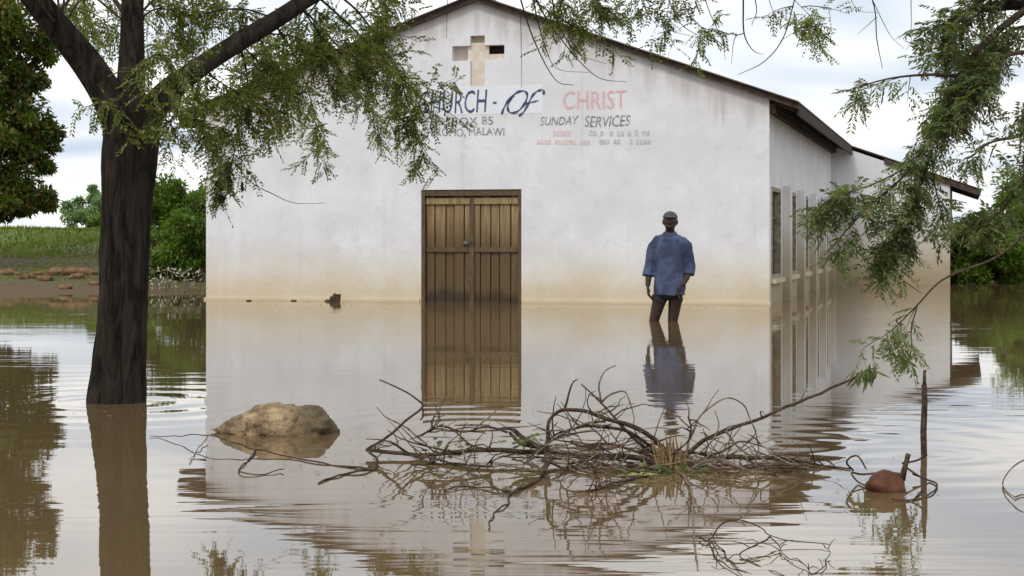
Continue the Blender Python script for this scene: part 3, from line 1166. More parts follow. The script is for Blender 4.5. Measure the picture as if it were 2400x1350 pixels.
# bare twigs
bare = [
    [(1180, -150, TD + 1.2, .008), (1215, -20, TD + 1.5, .006), (1250, 90, TD + 1.6, .005), (1300, 185, TD + 1.6, .003), (1345, 200, TD + 1.6, .002)],
    [(1200, -150, TD + 1.2, .008), (1262, 10, TD + 1.6, .006), (1330, 110, TD + 1.7, .004), (1400, 180, TD + 1.7, .003), (1470, 192, TD + 1.7, .0015)],
    [(1230, -150, TD + 1.2, .007), (1250, 0, TD + 1.5, .005), (1275, 100, TD + 1.6, .004), (1305, 160, TD + 1.6, .002), (1380, 170, TD + 1.6, .001)],
    [(1280, -150, TD + 1.2, .007), (1300, 30, TD + 1.5, .005), (1350, 120, TD + 1.6, .003), (1420, 150, TD + 1.6, .001)],
    [(1740, -180, TD + 1.6, .008), (1742, 0, TD + 1.8, .006), (1744, 78, TD + 1.9, .005), (1765, 118, TD + 1.9, .003), (1790, 128, TD + 1.9, .001)],
    [(1744, 78, TD + 1.9, .004), (1722, 90, TD + 1.9, .003), (1714, 150, TD + 1.9, .001)],
    [(1700, -180, TD + 1.6, .008), (1770, 0, TD + 1.8, .004), (1762, 60, TD + 1.8, .002)],
    [(1660, -180, TD + 1.6, .008), (1650, -20, TD + 1.8, .004), (1690, 90, TD + 1.9, .002), (1700, 140, TD + 1.9, .001)],
    [(1840, -180, TD + 1.6, .007), (1800, -30, TD + 1.8, .003), (1830, 70, TD + 1.8, .002)],
    [(1500, -180, TD + 1.4, .008), (1560, -20, TD + 1.7, .004), (1600, 60, TD + 1.8, .003), (1680, 100, TD + 1.8, .001)],
    [(1980, -150, TD + 1.8, .007), (2045, 0, TD + 2.0, .005), (2055, 90, TD + 2.1, .004), (2068, 160, TD + 2.1, .002)],
    [(2045, 0, TD + 2.0, .003), (2085, 80, TD + 2.1, .002), (2120, 115, TD + 2.1, .001)],
    [(2055, 40, TD + 2.0, .003), (2010, 80, TD + 2.1, .001)],
    [(2130, -150, TD + 1.8, .005), (2135, 0, TD + 2.0, .003), (2136, 110, TD + 2.1, .0015)],
    [(1960, -150, TD + 1.8, .005), (2000, 10, TD + 2.0, .002), (2060, 30, TD + 2.0, .001)],
    [(1045, -130, TD + 1.0, .005), (1048, 0, TD + 1.5, .003), (1046, 90, TD + 1.6, .001)],
    [(1220, 20, TD + 1.5, .003), (1222, 130, TD + 1.6, .002), (1222, 205, TD + 1.6, .001)],
    [(548, 380, TD + 1.4, .004), (590, 428, TD + 1.5, .003), (640, 455, TD + 1.6, .003), (690, 476, TD + 1.7, .002), (760, 476, TD + 1.8, .001)],
    [(545, 330, TD + 1.3, .004), (600, 350, TD + 1.4, .003), (630, 370, TD + 1.5, .001)],
    [(560, 300, TD + 1.3, .004), (566, 380, TD + 1.35, .003), (567, 430, TD + 1.35, .002)],
]
for pts in bare:
    branch('twig', pts, near_tree, M['twig'], 5, None, 0.1)
# dark dry pods on the twig by the church corner
for px, py, rx, rz in ((519, 432, .044, .040), (507, 447, .02, .03), (514, 466, .036, .026), (568, 437, .014, .030), (582, 405, .012, .012)):
    m = MB()
    c = P(px, py, TD + 1.4)
    m.ball(c, (rx, rx * 0.8, rz), 12, 8)
    m.v = [tuple(Vector(v) + 0.010 * Vector((mnoise.noise(Vector(v) * 40), 0, mnoise.noise(Vector(v) * 37)))) for v in m.v]
    m.build('seed_pod', M['dark_inside'], near_tree, True)
branch('twig', [(530, 415, TD + 1.4, .004), (522, 430, TD + 1.4, .004), (514, 470, TD + 1.4, .003)], near_tree, M['twig'], 5)
# crown above the picture, round the limbs
for k in range(150):
    w = random.choice([limb_l, limb_m, limb_r, limb_r])
    i = random.randint(int(len(w) * 0.55), len(w) - 1)
    q = np.array(w[i]) + np.array([RNG.normal(0, 0.55), RNG.normal(0.3, 0.9), abs(RNG.normal(0.55, 0.5))])
    # keep the part inside the picture to the hand-placed branches
    D = q[1]
    py = YH - (q[2] - HC) * F / D
    if py > -150:
        q[2] = HC + (YH + 150 + 200 * RNG.random()) / F * D
    spray(LN, TWN, q, RNG.normal(0, 1, 3) * np.array([1, 1, 0.4]), 0.32, 8, 0.13, 6, 0.034, 0.013, 0.5, RNG.uniform(0.1, 0.8))
    st_ = w[max(0, i - 2)]
    TWN.tube([st_, st_.lerp(Vector(q), 0.5) + Vector((random.uniform(-.1, .1), random.uniform(-.1, .1), 0.06)), Vector(q)], [0.008, 0.006, 0.003], 5, cap=False)
tw = TWN.build('twigs', M['twig'], near_tree)
tw['kind'] = 'stuff'
LN.build('foliage', M['leaf_near'], near_tree)

# ------------------------------------------------------------------ right tree
right_tree = empty('drooping_tree', (0, 0, 0))
tag(right_tree, 'tree with drooping feathery green branches hanging in from the right edge', 'tree')
RD = 8.6
branch('trunk', [(2960, 1180, RD, 0.20), (2950, 1000, RD, 0.17), (2930, 700, RD, 0.15), (2900, 400, RD, 0.14), (2880, 200, RD, 0.12), (2850, -100, RD + .2, 0.09), (2800, -500, RD + .4, 0.05)], right_tree, M['bark'], 16, 30)
rl = [
    [(2900, 380, RD, .08), (2750, 200, RD, .06), (2580, 60, RD, .05), (2420, 10, RD, .035), (2300, 20, RD + .1, .02)],
    [(2890, 300, RD, .07), (2720, 330, RD - .1, .05), (2560, 330, RD - .2, .035), (2440, 300, RD - .2, .02)],
    [(2920, 560, RD, .06), (2740, 480, RD - .3, .04), (2560, 490, RD - .5, .025), (2430, 520, RD - .55, .014)],
]
rl.append([(2870, 60, RD + .1, .06), (2760, -120, RD + .3, .05), (2640, -260, RD + .5, .035), (2500, -380, RD + .6, .015)])
rl.append([(2845, -140, RD + .2, .05), (2930, -320, RD + .1, .035), (3050, -450, RD, .015)])
RSTEM = []
for pts in rl:
    RSTEM += branch('limb', pts, right_tree, M['bark'], 10)[4:]
TWR, LR = MB(), Leaves()
rhand = [
    ([(2420, 10, RD, .022), (2320, 90, RD, .018), (2240, 190, RD, .014), (2190, 300, RD, .010), (2130, 400, RD, .007), (2030, 490, RD, .005), (1940, 590, RD, .002)], 34, 0.20),
    ([(2250, 180, RD, .012), (2180, 175, RD, .008), (2080, 185, RD, .005), (1965, 218, RD, .002)], 6, 0.30),
    ([(2420, 10, RD, .015), (2330, -10, RD, .010), (2240, 40, RD, .006), (2180, 70, RD, .003)], 12, 0.2),
    ([(2440, 120, RD - .1, .016), (2360, 130, RD - .1, .010), (2290, 180, RD - .1, .006), (2230, 260, RD - .1, .003)], 16, 0.2),
    ([(2440, 60, RD + .3, .016), (2370, 70, RD + .3, .010), (2300, 110, RD + .3, .006), (2170, 130, RD + .3, .003)], 14, 0.2),
    ([(2440, 300, RD - .2, .016), (2380, 320, RD - .2, .010), (2320, 335, RD - .2, .006), (2275, 370, RD - .2, .003)], 5, 0.3),
    ([(2440, 200, RD - .2, .016), (2400, 260, RD - .2, .008), (2390, 360, RD - .2, .004)], 7, 0.2),
    ([(2190, 300, RD, .008), (2170, 400, RD, .006), (2130, 500, RD, .005), (2075, 600, RD, .003)], 15, 0.3),
    ([(2150, 380, RD, .006), (2050, 430, RD, .004), (1960, 460, RD, .003), (1900, 500, RD, .0015)], 11, 0.35),
    ([(2180, 330, RD, .006), (2190, 430, RD, .004), (2210, 520, RD, .003), (2190, 560, RD, .0015)], 6, 0.3),
    ([(2110, 540, RD, .004), (2080, 600, RD, .003), (2110, 650, RD, .003), (2160, 688, RD, .0015)], 1, 0.3),
    ([(2430, 520, RD - .55, .008), (2340, 600, RD - .55, .006), (2215, 652, RD - .55, .005), (2150, 715, RD - .55, .004), (2100, 765, RD - .55, .003), (2062, 795, RD - .55, .0015)], 6, 0.45),
    ([(2150, 715, RD - .55, .004), (2135, 780, RD - .55, .003), (2145, 840, RD - .55, .0015)], 2, 0.4),
    ([(2440, 300, RD - .2, .014), (2400, 420, RD - .3, .008), (2340, 500, RD - .3, .005), (2280, 520, RD - .3, .002)], 10, 0.25),
    ([(2430, 520, RD - .55, .010), (2400, 400, RD - .5, .006), (2410, 300, RD - .5, .003)], 6, 0.2),
]
for pts, ns, t0 in rhand:
    w = branch('branch', pts, right_tree, M['twig'], 6, None, 0.1)
    for k in range(ns):
        t = RNG.uniform(t0, 1.0) * (len(w) - 1)
        i = min(int(t), len(w) - 2)
        q = np.array(w[i].lerp(w[i + 1], t - i))
        td = unit(np.array(w[i + 1] - w[i]))
        big = ns > 11
        for _rep in range(2 if ns > 30 and t < 0.55 * len(w) or ns in (11, 12, 14, 15, 16, 10) else 1):
          spray(LR, TWR, q, td * 0.7 + RNG.normal(0, 0.45, 3) * np.array([1, 1, 0.6]), RNG.uniform(0.12, 0.24) if big else RNG.uniform(0.08, 0.16), 7 if big else 5, 0.095, 7, 0.040, 0.0105, 0.7, RNG.uniform(0.05, 0.95), 0.0025)
for k in range(110):
    q = np.array(P(2620 + 260 * RNG.normal(), -260 + 230 * RNG.normal(), RD + RNG.normal(0, 0.7)))
    py = YH - (q[2] - HC) * F / q[1]
    px = 1200 + q[0] * F / q[1]
    if py > -80 and px < 2480:
        q[0] += (2520 - px) / F * q[1]
    spray(LR, TWR, q, RNG.normal(0, 1, 3) * np.array([1, 1, 0.4]), 0.3, 7, 0.10, 6, 0.04, 0.014, 0.6, RNG.uniform(0.1, 0.9))
    near_ = min(RSTEM, key=lambda w_: (w_ - Vector(q)).length + 0.25 * random.random())
    mid_ = near_.lerp(Vector(q), 0.5) + Vector((random.uniform(-.08, .08), random.uniform(-.08, .08), 0.08))
    TWR.tube([near_, mid_, Vector(q)], [0.010, 0.007, 0.003], 5, cap=False)
tw = TWR.build('twigs', M['twig'], right_tree)
tw['kind'] = 'stuff'
LR.build('foliage', M['leaf_right'], right_tree)


# ------------------------------------------------------------------ far trees and bushes
def crown(LV, centre, rad, nclump, per, leaf, seed, flat=1.0, keep=None):
    r = np.random.default_rng(seed)
    c0 = np.array(centre, float)
    R = np.array(rad, float)
    cl = []
    while len(cl) < nclump:
        v = r.normal(0, 1, 3)
        v = unit(v) * r.random() ** 0.33
        if v[2] < -0.9:
            continue
        cl.append(c0 + v * R * (0.85 + 0.3 * r.random()))
    for c in cl:
        cr = R.mean() * r.uniform(0.16, 0.30)
        k = int(per * r.uniform(0.6, 1.3))
        d = r.normal(0, 1, (k, 3))
        d /= np.linalg.norm(d, axis=1)[:, None]
        rr = cr * r.random(k) ** 0.4
        pos = c + d * rr[:, None] * np.array([1.15, 1.15, 0.8])
        if keep is not None:
            msk = keep(pos)
            pos, d = pos[msk], d[msk]
            k = len(pos)
            if k == 0:
                continue
        out = d * 0.6 + r.normal(0, 0.5, (k, 3)) + np.array([0, 0, -0.25])
        LV.add(pos, out, r.normal(0, 0.6, (k, 3)) + np.array([0, 0, 0.9]), leaf * r.uniform(0.7, 1.3, k), leaf * r.uniform(0.4, 0.6, k), np.clip(r.uniform(0.15, 0.85) + r.normal(0, 0.15, k), 0, 1))
    return cl


def far_tree(name, base, crowns, leaf, mat, label, seed, cat='tree', group=None, trunk_r=0.14, barkm=None):
    t = empty(name, base)
    tag(t, label, cat, group)
    t_inv = Vector(base)
    LV = Leaves()
    allc = []
    for j, (c, rad, nc, per) in enumerate(crowns):
        loc = Vector(c) - t_inv
        allc.append((loc, crown(LV, loc, rad, nc, per, leaf, seed + j)))
    r = random.Random(seed)
    loc0 = allc[0][0]
    fork = Vector((loc0.x * 0.4, loc0.y * 0.4, max(0.2, loc0.z * 0.45)))
    m = MB()
    m.tube([Vector((0, 0, -0.6)), Vector((0.03, 0, 0)), fork * 0.5 + Vector((0.05, 0, 0)), fork], [trunk_r * 1.4, trunk_r * 1.15, trunk_r, trunk_r * 0.8], 10, 0.15)
    m.build('trunk', barkm or M['bark_far'], t, True)
    for loc, cl in allc:
        for c in r.sample(cl, min(len(cl), 7)):
            c = Vector(c)
            midp = fork.lerp(c, 0.5) + Vector((r.uniform(-.1, .1), r.uniform(-.1, .1), 0.12))
            mm = MB()
            mm.tube([fork * 0.96, midp, c], [trunk_r * 0.5, trunk_r * 0.3, trunk_r * 0.12], 6, 0.1)
            mm.build('limb', barkm or M['bark_far'], t, True)
    LV.build('foliage', mat, t)
    return t


def gpt(px, D):
    q = P(px, 0, D)
    return (q.x, q.y, ground_h(q.x, q.y))


# leafy tree at the left edge
D = 35.5
far_tree('broadleaf_tree', gpt(-170, D),
         [(P(-120, 120, D), (2.2, 1.9, 1.9), 62, 330), (P(-70, 380, D), (1.55, 1.4, 1.05), 44, 330), (P(-200, -150, D), (2.2, 2.0, 1.5), 40, 260), (P(40, 110, D), (0.75, 1.0, 0.85), 20, 240), (P(60, 330, D), (0.6, 0.9, 0.7), 20, 240), (P(40, 470, D), (0.7, 0.9, 0.35), 14, 240)],
         0.13, M['leaf_far'], 'tall broadleaf tree beyond the left bank, cut by the photo edge', 11, trunk_r=0.22)
# shrub left of the church
D = 33.5
far_tree('leafy_bush', gpt(440, D), [(P(450, 520, D), (0.85, 0.9, 1.05), 46, 320), (P(400, 600, D), (0.7, 0.7, 0.5), 20, 260)], 0.10, M['leaf_bush'],
         'dense green bush between the dark trunk and the left corner of the church', 23, 'bush', trunk_r=0.06)
D = 44.0
far_tree('leafy_bush', gpt(280, D), [(P(250, 545, D), (0.75, 0.8, 0.55), 26, 260), (P(330, 520, D), (0.6, 0.8, 0.8), 22, 240)], 0.10, M['leaf_bush'],
         'low green bush on the grassy bank just behind the dark trunk', 29, 'bush', trunk_r=0.05)
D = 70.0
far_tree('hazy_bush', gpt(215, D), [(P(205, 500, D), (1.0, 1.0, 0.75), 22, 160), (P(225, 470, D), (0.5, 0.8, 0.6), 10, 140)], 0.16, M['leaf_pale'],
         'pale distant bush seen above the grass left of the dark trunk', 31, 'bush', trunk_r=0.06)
# thicket right of the church
D = 37.0
far_tree('thick_bush', gpt(2340, D), [(P(2330, 570, D), (1.0, 1.0, 0.95), 50, 330), (P(2260, 640, D), (0.5, 0.7, 0.42), 16, 260)], 0.11, M['leaf_bush'],
         'thick green bush standing right of the church rear wing', 37, 'bush', trunk_r=0.07)
D = 39.0
far_tree('thick_bush', gpt(2490, D), [(P(2470, 520, D), (1.3, 1.2, 1.3), 46, 300), (P(2420, 640, D), (0.9, 0.9, 0.5), 20, 260)], 0.11, M['leaf_bush'],
         'taller green bush cut by the right photo edge behind the drooping branches', 41, 'bush', trunk_r=0.08)


def blades(name, label, region, n, h, mat, seed, cat=None, lean=0.35, width=0.012, kind='stuff', keep=None):
    r = np.random.default_rng(seed)
    LV = Leaves()
    x0, x1, y0, y1 = region
    xs = r.uniform(x0, x1, n)
    ys = r.uniform(y0, y1, n)
    zs = np.array([ground_h(a, b) for a, b in zip(xs, ys)])
    ok = zs > (0.0 if keep is None else keep)
    xs, ys, zs = xs[ok], ys[ok], zs[ok]
    k = len(xs)
    dens = np.array([mnoise.noise(Vector((a * 0.8, b * 0.8, 3))) for a, b in zip(xs, ys)])
    d = r.normal(0, lean, (k, 3))
    d[:, 2] = 1
    LV.add(np.c_[xs, ys, zs - 0.02], d, r.normal(0, 1, (k, 3)) * np.array([1, 1, 0.1]), h * (0.6 + 0.5 * r.random(k) + 0.5 * dens), width * r.uniform(0.7, 1.4, k), np.clip(0.5 + dens * 0.6 + r.normal(0, 0.12, k), 0, 1))
    o = LV.build(name, mat)
    tag(o, label, cat, kind=kind)
    return o


blades('grass', 'bright green grass covering the bank behind the flood at left', (-16, -4.2, 36, 50), 26000, 0.13, M['grass'], 3, 'grass', 0.4, 0.03, keep=0.50)
blades('weeds', 'short olive weeds on the muddy bank by the water', (-14, -4.5, 32.5, 38), 5000, 0.07, M['grass'], 5, 'weeds', 0.6, 0.03, keep=0.03)
blades('grass', 'green grass along the bank right of the church', (7.5, 18, 34, 48), 12000, 0.25, M['grass'], 6, 'grass', 0.4, 0.03, keep=0.02)

# dry pale shrub in the shallows left of the church
dry = empty('dry_shrub', (P(415, 0, 31.0).x, 31.0, -0.3))
tag(dry, 'pale dry stalks standing in the water left of the church wall', 'shrub')
r = random.Random(5)
for k in range(26):
    x, y = r.uniform(-0.45, 0.45), r.uniform(-0.5, 0.5)
    h = r.uniform(0.35, 0.75)
    m = MB()
    lx = r.uniform(-0.22, 0.22)
    m.tube([(x, y, 0), (x + lx * 0.4, y, h * 0.5), (x + lx, y + r.uniform(-.1, .1), h)], [0.011, 0.009, 0.004], 5)
    m.build('stalk', M['driftpale'], dry)
LV = Leaves()
rr = np.random.default_rng(8)
n = 130
LV.add(np.c_[rr.uniform(-.5, .5, n), rr.uniform(-.5, .5, n), rr.uniform(0.3, 0.75, n)], rr.normal(0, 1, (n, 3)), rr.normal(0, 1, (n, 3)), 0.08, 0.035)
LV.build('foliage', M['straw'], dry)

ORD = 'first second third fourth fifth sixth seventh eighth ninth tenth eleventh twelfth thirteenth'.split()
STONES = []
# rusty rubble along the left waterline
M['rubble'] = simple('rubble_stone', srgb(84, 60, 42), srgb(130, 106, 76), 9, 0.95, 0.5, 0.02)
r = random.Random(12)
k = 0
for px, py, s in ((20, 672, .16), (62, 676, .13), (105, 678, .15), (140, 672, .20), (165, 663, .22), (182, 676, .14), (205, 668, .19), (222, 680, .10), (150, 684, .12), (85, 668, .11), (40, 664, .10), (120, 660, .12), (196, 655, .12)):
    D = min(F * HC / (py - YH + 1e-6), 34)
    q = P(px, py, D)
    z = ground_h(q.x, q.y)
    m = MB()
    m.ball((0, 0, 0), (s * 1.3, s, s * 0.55), 10, 7)
    sd = r.uniform(0, 99)
    m.v = [tuple(Vector(v) * (1 + 0.45 * mnoise.noise(Vector(v) * (2.2 / s) * 0.3 + Vector((sd, 0, 0))))) for v in m.v]
    o = m.build('bank_stone', M['rubble'])
    o.location = (q.x, q.y, max(z, -0.03) + s * 0.2)
    o.rotation_euler = (0, 0, r.uniform(0, 6))
    STONES.append((px, py, o))
for i, (px, py, o) in enumerate(sorted(STONES, key=lambda t: t[0])):
    tag(o, 'rusty brown stone on the far left waterline, %s from the photo edge' % ORD[i], 'stone', 'stones on the left bank')

# ------------------------------------------------------------------ boulder
M['boulder'] = None
g = NG('boulder_stone')
p = g.obj()
n1 = g.noise(p, 7, 6, 0.65)
n2 = g.noise(p, 22, 5, 0.65)
s = g.sep(p)
c = g.mix(g.remap(n1, 0.3, 0.66), srgb(96, 78, 54), srgb(188, 162, 124))
c = g.mix(g.math('MULTIPLY', g.remap(n2, 0.50, 0.66), 0.7), c, srgb(62, 48, 30))
c = g.mix(g.math('MULTIPLY', g.remap(g.math('ADD', s[0], g.math('MULTIPLY', n1, 0.3)), 0.20, 0.36), 0.75), c, srgb(52, 46, 28))
g.base(c)
g.rough(0.85)
g.bump(g.math('ADD', n1, g.math('MULTIPLY', n2, 0.5)), 1.0, 0.06)
M['boulder'] = g.m
bD = DW(1018)
bc = P(655, 1018, bD)
bm = bmesh.new()
bmesh.ops.create_icosphere(bm, subdivisions=5, radius=1.0)
for v in bm.verts:
    x, y, z = v.co
    t = (x + 1) / 2
    # blocky at the right end, wedge at the left end
    sx = math.copysign(abs(x) ** (0.55 if x > 0 else 0.95), x)
    hgt = 0.112 * (0.10 + 0.92 * min(1.0, t * 2.2)) if x < 0 else 0.112 * 1.02
    yy = math.copysign(abs(y) ** 0.8, y) * 0.19 * (0.45 + 0.6 * min(1, t * 1.7))
    q = Vector((sx * 0.265, yy, z * hgt * 0.96))
    q *= 1 + 0.16 * mnoise.noise(q * 7.0 + Vector((3, 1, 2))) + 0.20 * abs(mnoise.noise(q * 13.0)) + 0.10 * abs(mnoise.noise(q * 31.0 + Vector((9, 9, 9))))
    v.co = q
me = bpy.data.meshes.new('boulder')
bm.to_mesh(me)
bm.free()
me.materials.append(M['boulder'])
me.polygons.foreach_set('use_smooth', [True] * len(me.polygons))
o = link(bpy.data.objects.new('boulder', me))
o.location = (bc.x - 0.045, bc.y + 0.12, 0.012)
tag(o, 'tan brown boulder poking out of the water right of the dark trunk', 'boulder')

# small dark clump at the foot of the church wall
q = P(790, 703, 26.25)
m = MB()
m.ball((0, 0, 0.02), (0.085, 0.07, 0.09), 12, 8)
m.ball((-0.10, 0.0, -0.01), (0.09, 0.05, 0.035), 12, 8)
m.v = [tuple(Vector(v) * (1 + 0.5 * mnoise.noise(Vector(v) * 16))) for v in m.v]
o = m.build('floating_clump', M['drift'], smooth=True)
o.location = (q.x, q.y - 0.15, 0.0)
tag(o, 'small dark floating clump against the church wall left of the door', 'debris')
for i, px in enumerate((588, 690)):
    q = P(px, 700, 26.4)
    m = MB()
    m.ball((0, 0, 0), (0.05, 0.03, 0.022), 8, 6)
    m.v = [tuple(Vector(v) * (1 + 0.5 * mnoise.noise(Vector(v) * 30 + Vector((i, 0, 0))))) for v in m.v]
    o = m.build('floating_clump', M['drift'], smooth=True)
    o.location = (q.x, q.y - 0.12, 0.0)
    tag(o, ('tiny floating crumb at the wall foot nearest the church left corner', 'tiny floating crumb at the wall foot beside the larger dark clump')[i], 'debris')

# ------------------------------------------------------------------ fallen branches in the water
fallen = empty('fallen_branch', P(1575, 1091, 7.2))
tag(fallen, 'tangled bare fallen branch lying in the water in front of the church', 'branch')
F0 = Vector(fallen.location)


def drift(parent, origin, pts, r0, r1, mat, D0, D1, seg=6, name='twig', jit=0.010):
    sp = smooth_path([(a, b, D0 + (D1 - D0) * i / (len(pts) - 1)) for i, (a, b) in enumerate(pts)], max(8, 6 * len(pts)))
    # whatever would dip under the surface lies on it instead
    w = [P(a, b, min(c, DW(b + 3)) if b > YH + 60 else c) for a, b, c in sp]
    w = [q + Vector((mnoise.noise(q * 9), mnoise.noise(q * 9 + Vector((5, 0, 0))), mnoise.noise(q * 9 + Vector((0, 7, 0))))) * jit for q in w]
    n = len(w)
    mb = MB()
    mb.tube([q - origin for q in w], [r0 + (r1 - r0) * (i / (n - 1)) for i in range(n)], seg, 0.25)
    mb.build(name, mat, parent, True)
    return w


dl = [
    ([(1572, 1075), (1545, 1040), (1500, 1004), (1440, 984), (1380, 968), (1322, 957), (1288, 985), (1280, 1050), (1276, 1108), (1232, 1140), (1192, 1156)], .011, .005, 7.2, 6.9, 'drift'),
    ([(1322, 957), (1334, 920), (1345, 896), (1356, 888)], .006, .002, 7.05, 7.05, 'drift'),
    ([(1560, 1080), (1500, 1040), (1450, 990), (1410, 948), (1362, 902)], .008, .003, 7.2, 7.3, 'drift'),
    ([(1404, 940), (1402, 905), (1418, 872), (1446, 855)], .005, .002, 7.3, 7.3, 'driftpale'),
    ([(1404, 945), (1425, 926), (1462, 920), (1480, 950), (1490, 980)], .005, .002, 7.3, 7.2, 'driftpale'),
    ([(1560, 1075), (1480, 1015), (1400, 998), (1330, 1010), (1290, 1030)], .008, .004, 7.2, 7.1, 'drift'),
    ([(1420, 985), (1360, 1000), (1310, 1020), (1285, 1040)], .005, .003, 7.1, 7.0, 'drift'),
    ([(1570, 1090), (1480, 1075), (1400, 1068), (1280, 1062), (1130, 1056), (1000, 1064), (930, 1062), (858, 1056)], .012, .008, 7.2, 7.5, 'drift'),
    ([(858, 1056), (900, 1030), (940, 995), (988, 956), (970, 935), (930, 912), (888, 890)], .007, .003, 7.5, 7.5, 'drift'),
    ([(988, 956), (992, 975), (985, 985)], .005, .003, 7.5, 7.5, 'drift'),
    ([(862, 1060), (885, 1078), (870, 1100), (800, 1112), (746, 1131)], .006, .0035, 7.4, 6.8, 'drift'),
    ([(880, 1100), (740, 1082), (600, 1054), (500, 1022), (430, 1020), (350, 1022)], .0042, .0018, 7.1, 8.3, 'drift'),
    ([(600, 1056), (585, 1075), (560, 1103), (600, 1112), (665, 1100)], .004, .002, 7.7, 7.0, 'drift'),
    ([(490, 1024), (465, 1050), (444, 1085)], .003, .0015, 8.1, 7.4, 'driftpale'),
    ([(1590, 1080), (1640, 1040), (1700, 1012), (1790, 975), (1900, 932), (1985, 895), (2012, 872)], .010, .004, 7.2, 8.05, 'drift'),
    ([(1605, 1060), (1618, 1025), (1620, 1000), (1612, 980)], .006, .003, 7.2, 7.2, 'drift'),
    ([(1618, 1030), (1640, 970), (1700, 936), (1740, 948), (1762, 985), (1770, 1010)], .004, .002, 7.25, 7.4, 'driftpale'),
    ([(1590, 1085), (1650, 1050), (1680, 1000), (1672, 960)], .005, .002, 7.2, 7.3, 'driftpale'),
    ([(1700, 1012), (1725, 1045), (1770, 1070), (1775, 1040), (1770, 1000)], .005, .002, 7.3, 7.3, 'driftpale'),
    ([(1590, 1090), (1680, 1075), (1760, 1072), (1850, 1080), (1990, 1098)], .012, .004, 7.2, 7.2, 'drift'),
    ([(1590, 1095), (1700, 1092), (1800, 1098), (1890, 1100)], .010, .004, 7.15, 7.1, 'drift'),
    ([(1600, 1090), (1690, 1060), (1740, 1035), (1790, 1050)], .006, .002, 7.2, 7.3, 'drift'),
    ([(1560, 1100), (1480, 1095), (1400, 1090), (1330, 1100), (1270, 1080)], .009, .004, 7.1, 7.0, 'drift'),
    ([(1560, 1090), (1500, 1060), (1420, 1040), (1350, 1046)], .007, .003, 7.1, 7.1, 'drift'),
    ([(1280, 1062), (1230, 1030), (1200, 1005), (1180, 1000)], .012, .006, 7.2, 7.4, 'drift'),
    ([(1285, 1055), (1225, 1040), (1195, 1010)], .011, .006, 7.25, 7.4, 'drift'),
    ([(1190, 1010), (1140, 1000), (1080, 1012), (1030, 1000), (960, 1030)], .005, .002, 7.4, 7.5, 'drift'),
    ([(1150, 1056), (1100, 1040), (1060, 1010), (1020, 1002), (990, 1020)], .005, .002, 7.3, 7.5, 'drift'),
    ([(1276, 1108), (1290, 1080), (1282, 1062)], .008, .006, 6.9, 7.1, 'drift'),
    ([(1192, 1156), (1190, 1180), (1155, 1205), (1145, 1240)], .004, .002, 6.9, 6.2, 'drift'),
    ([(1192, 1152), (1100, 1140), (1040, 1150)], .004, .002, 6.9, 6.6, 'drift'),
    ([(1150, 1080), (1145, 1095), (1060, 1085), (960, 1090)], .005, .002, 7.0, 7.0, 'drift'),
    ([(1590, 1100), (1620, 1150), (1625, 1230), (1630, 1290), (1640, 1335)], .005, .002, 7.0, 5.3, 'driftpale'),
    ([(1560, 1100), (1490, 1120), (1420, 1140), (1370, 1150)], .006, .003, 7.0, 6.6, 'drift'),
    ([(1410, 1140), (1390, 1110), (1330, 1100), (1300, 1125)], .004, .002, 6.7, 6.8, 'drift'),
]
mains = []
for pts, r0, r1, D0, D1, mt in dl:
    mains.append((drift(fallen, F0, pts, r0, r1, M[mt], D0, D1), r1))
# fine side twigs that make the tangle
r = random.Random(21)
for i in range(170):
    w, rr_ = mains[r.choice([0, 2, 5, 6, 7, 7, 7, 14, 19, 20, 22, 23, 26, 27, 31, 33, 34, 15, 21])]
    a = w[r.randint(2, len(w) - 2)]
    d = Vector((r.uniform(-1, 1), r.uniform(-0.8, 0.5), r.uniform(-0.2, 0.75))).normalized()
    L = r.uniform(0.06, 0.24)
    pts = [a]
    for k in range(4):
        d = (d + Vector((r.uniform(-.5, .5), r.uniform(-.5, .5), r.uniform(-.5, .35)))).normalized()
        nx = pts[-1] + d * L / 4
        nx.z = max(nx.z, -0.02)
        pts.append(nx)
    mb = MB()
    mb.tube([q - F0 for q in pts], [0.0034, 0.003, 0.0026, 0.002, 0.0012], 4, cap=False)
    mb.build('twig', M['drift'] if r.random() < 0.6 else M['driftpale'], fallen)
# low mat of fine twigs lying half in the water
for i in range(150):
    px_ = r.choice([r.uniform(930, 1560), r.uniform(1240, 1560), r.uniform(1590, 1900)])
    py_ = r.uniform(1040, 1112) if px_ < 1590 else r.uniform(1062, 1112)
    a = P(px_, py_, DW(py_ + 6))
    a.z = r.uniform(0.0, 0.035)
    an = r.uniform(-0.5, 0.5) + (math.pi if r.random() < 0.5 else 0)
    d = Vector((math.cos(an), math.sin(an) * 0.8, r.uniform(-0.1, 0.35)))
    pts = [a]
    L = r.uniform(0.10, 0.34)
    for k in range(5):
        d = (d + Vector((r.uniform(-.35, .35), r.uniform(-.5, .5), r.uniform(-.35, .25)))).normalized()
        nx = pts[-1] + d * L / 5
        nx.z = max(nx.z, -0.006)
        pts.append(nx)
    rad = r.choice((0.002, 0.0026, 0.0034, 0.005))
    mb = MB()
    mb.tube([q - F0 for q in pts], [rad, rad, rad * .85, rad * .7, rad * .5, rad * .3], 5, 0.2, cap=False)
    mb.build('twig', M['drift'] if r.random() < 0.5 else M['driftpale'], fallen)
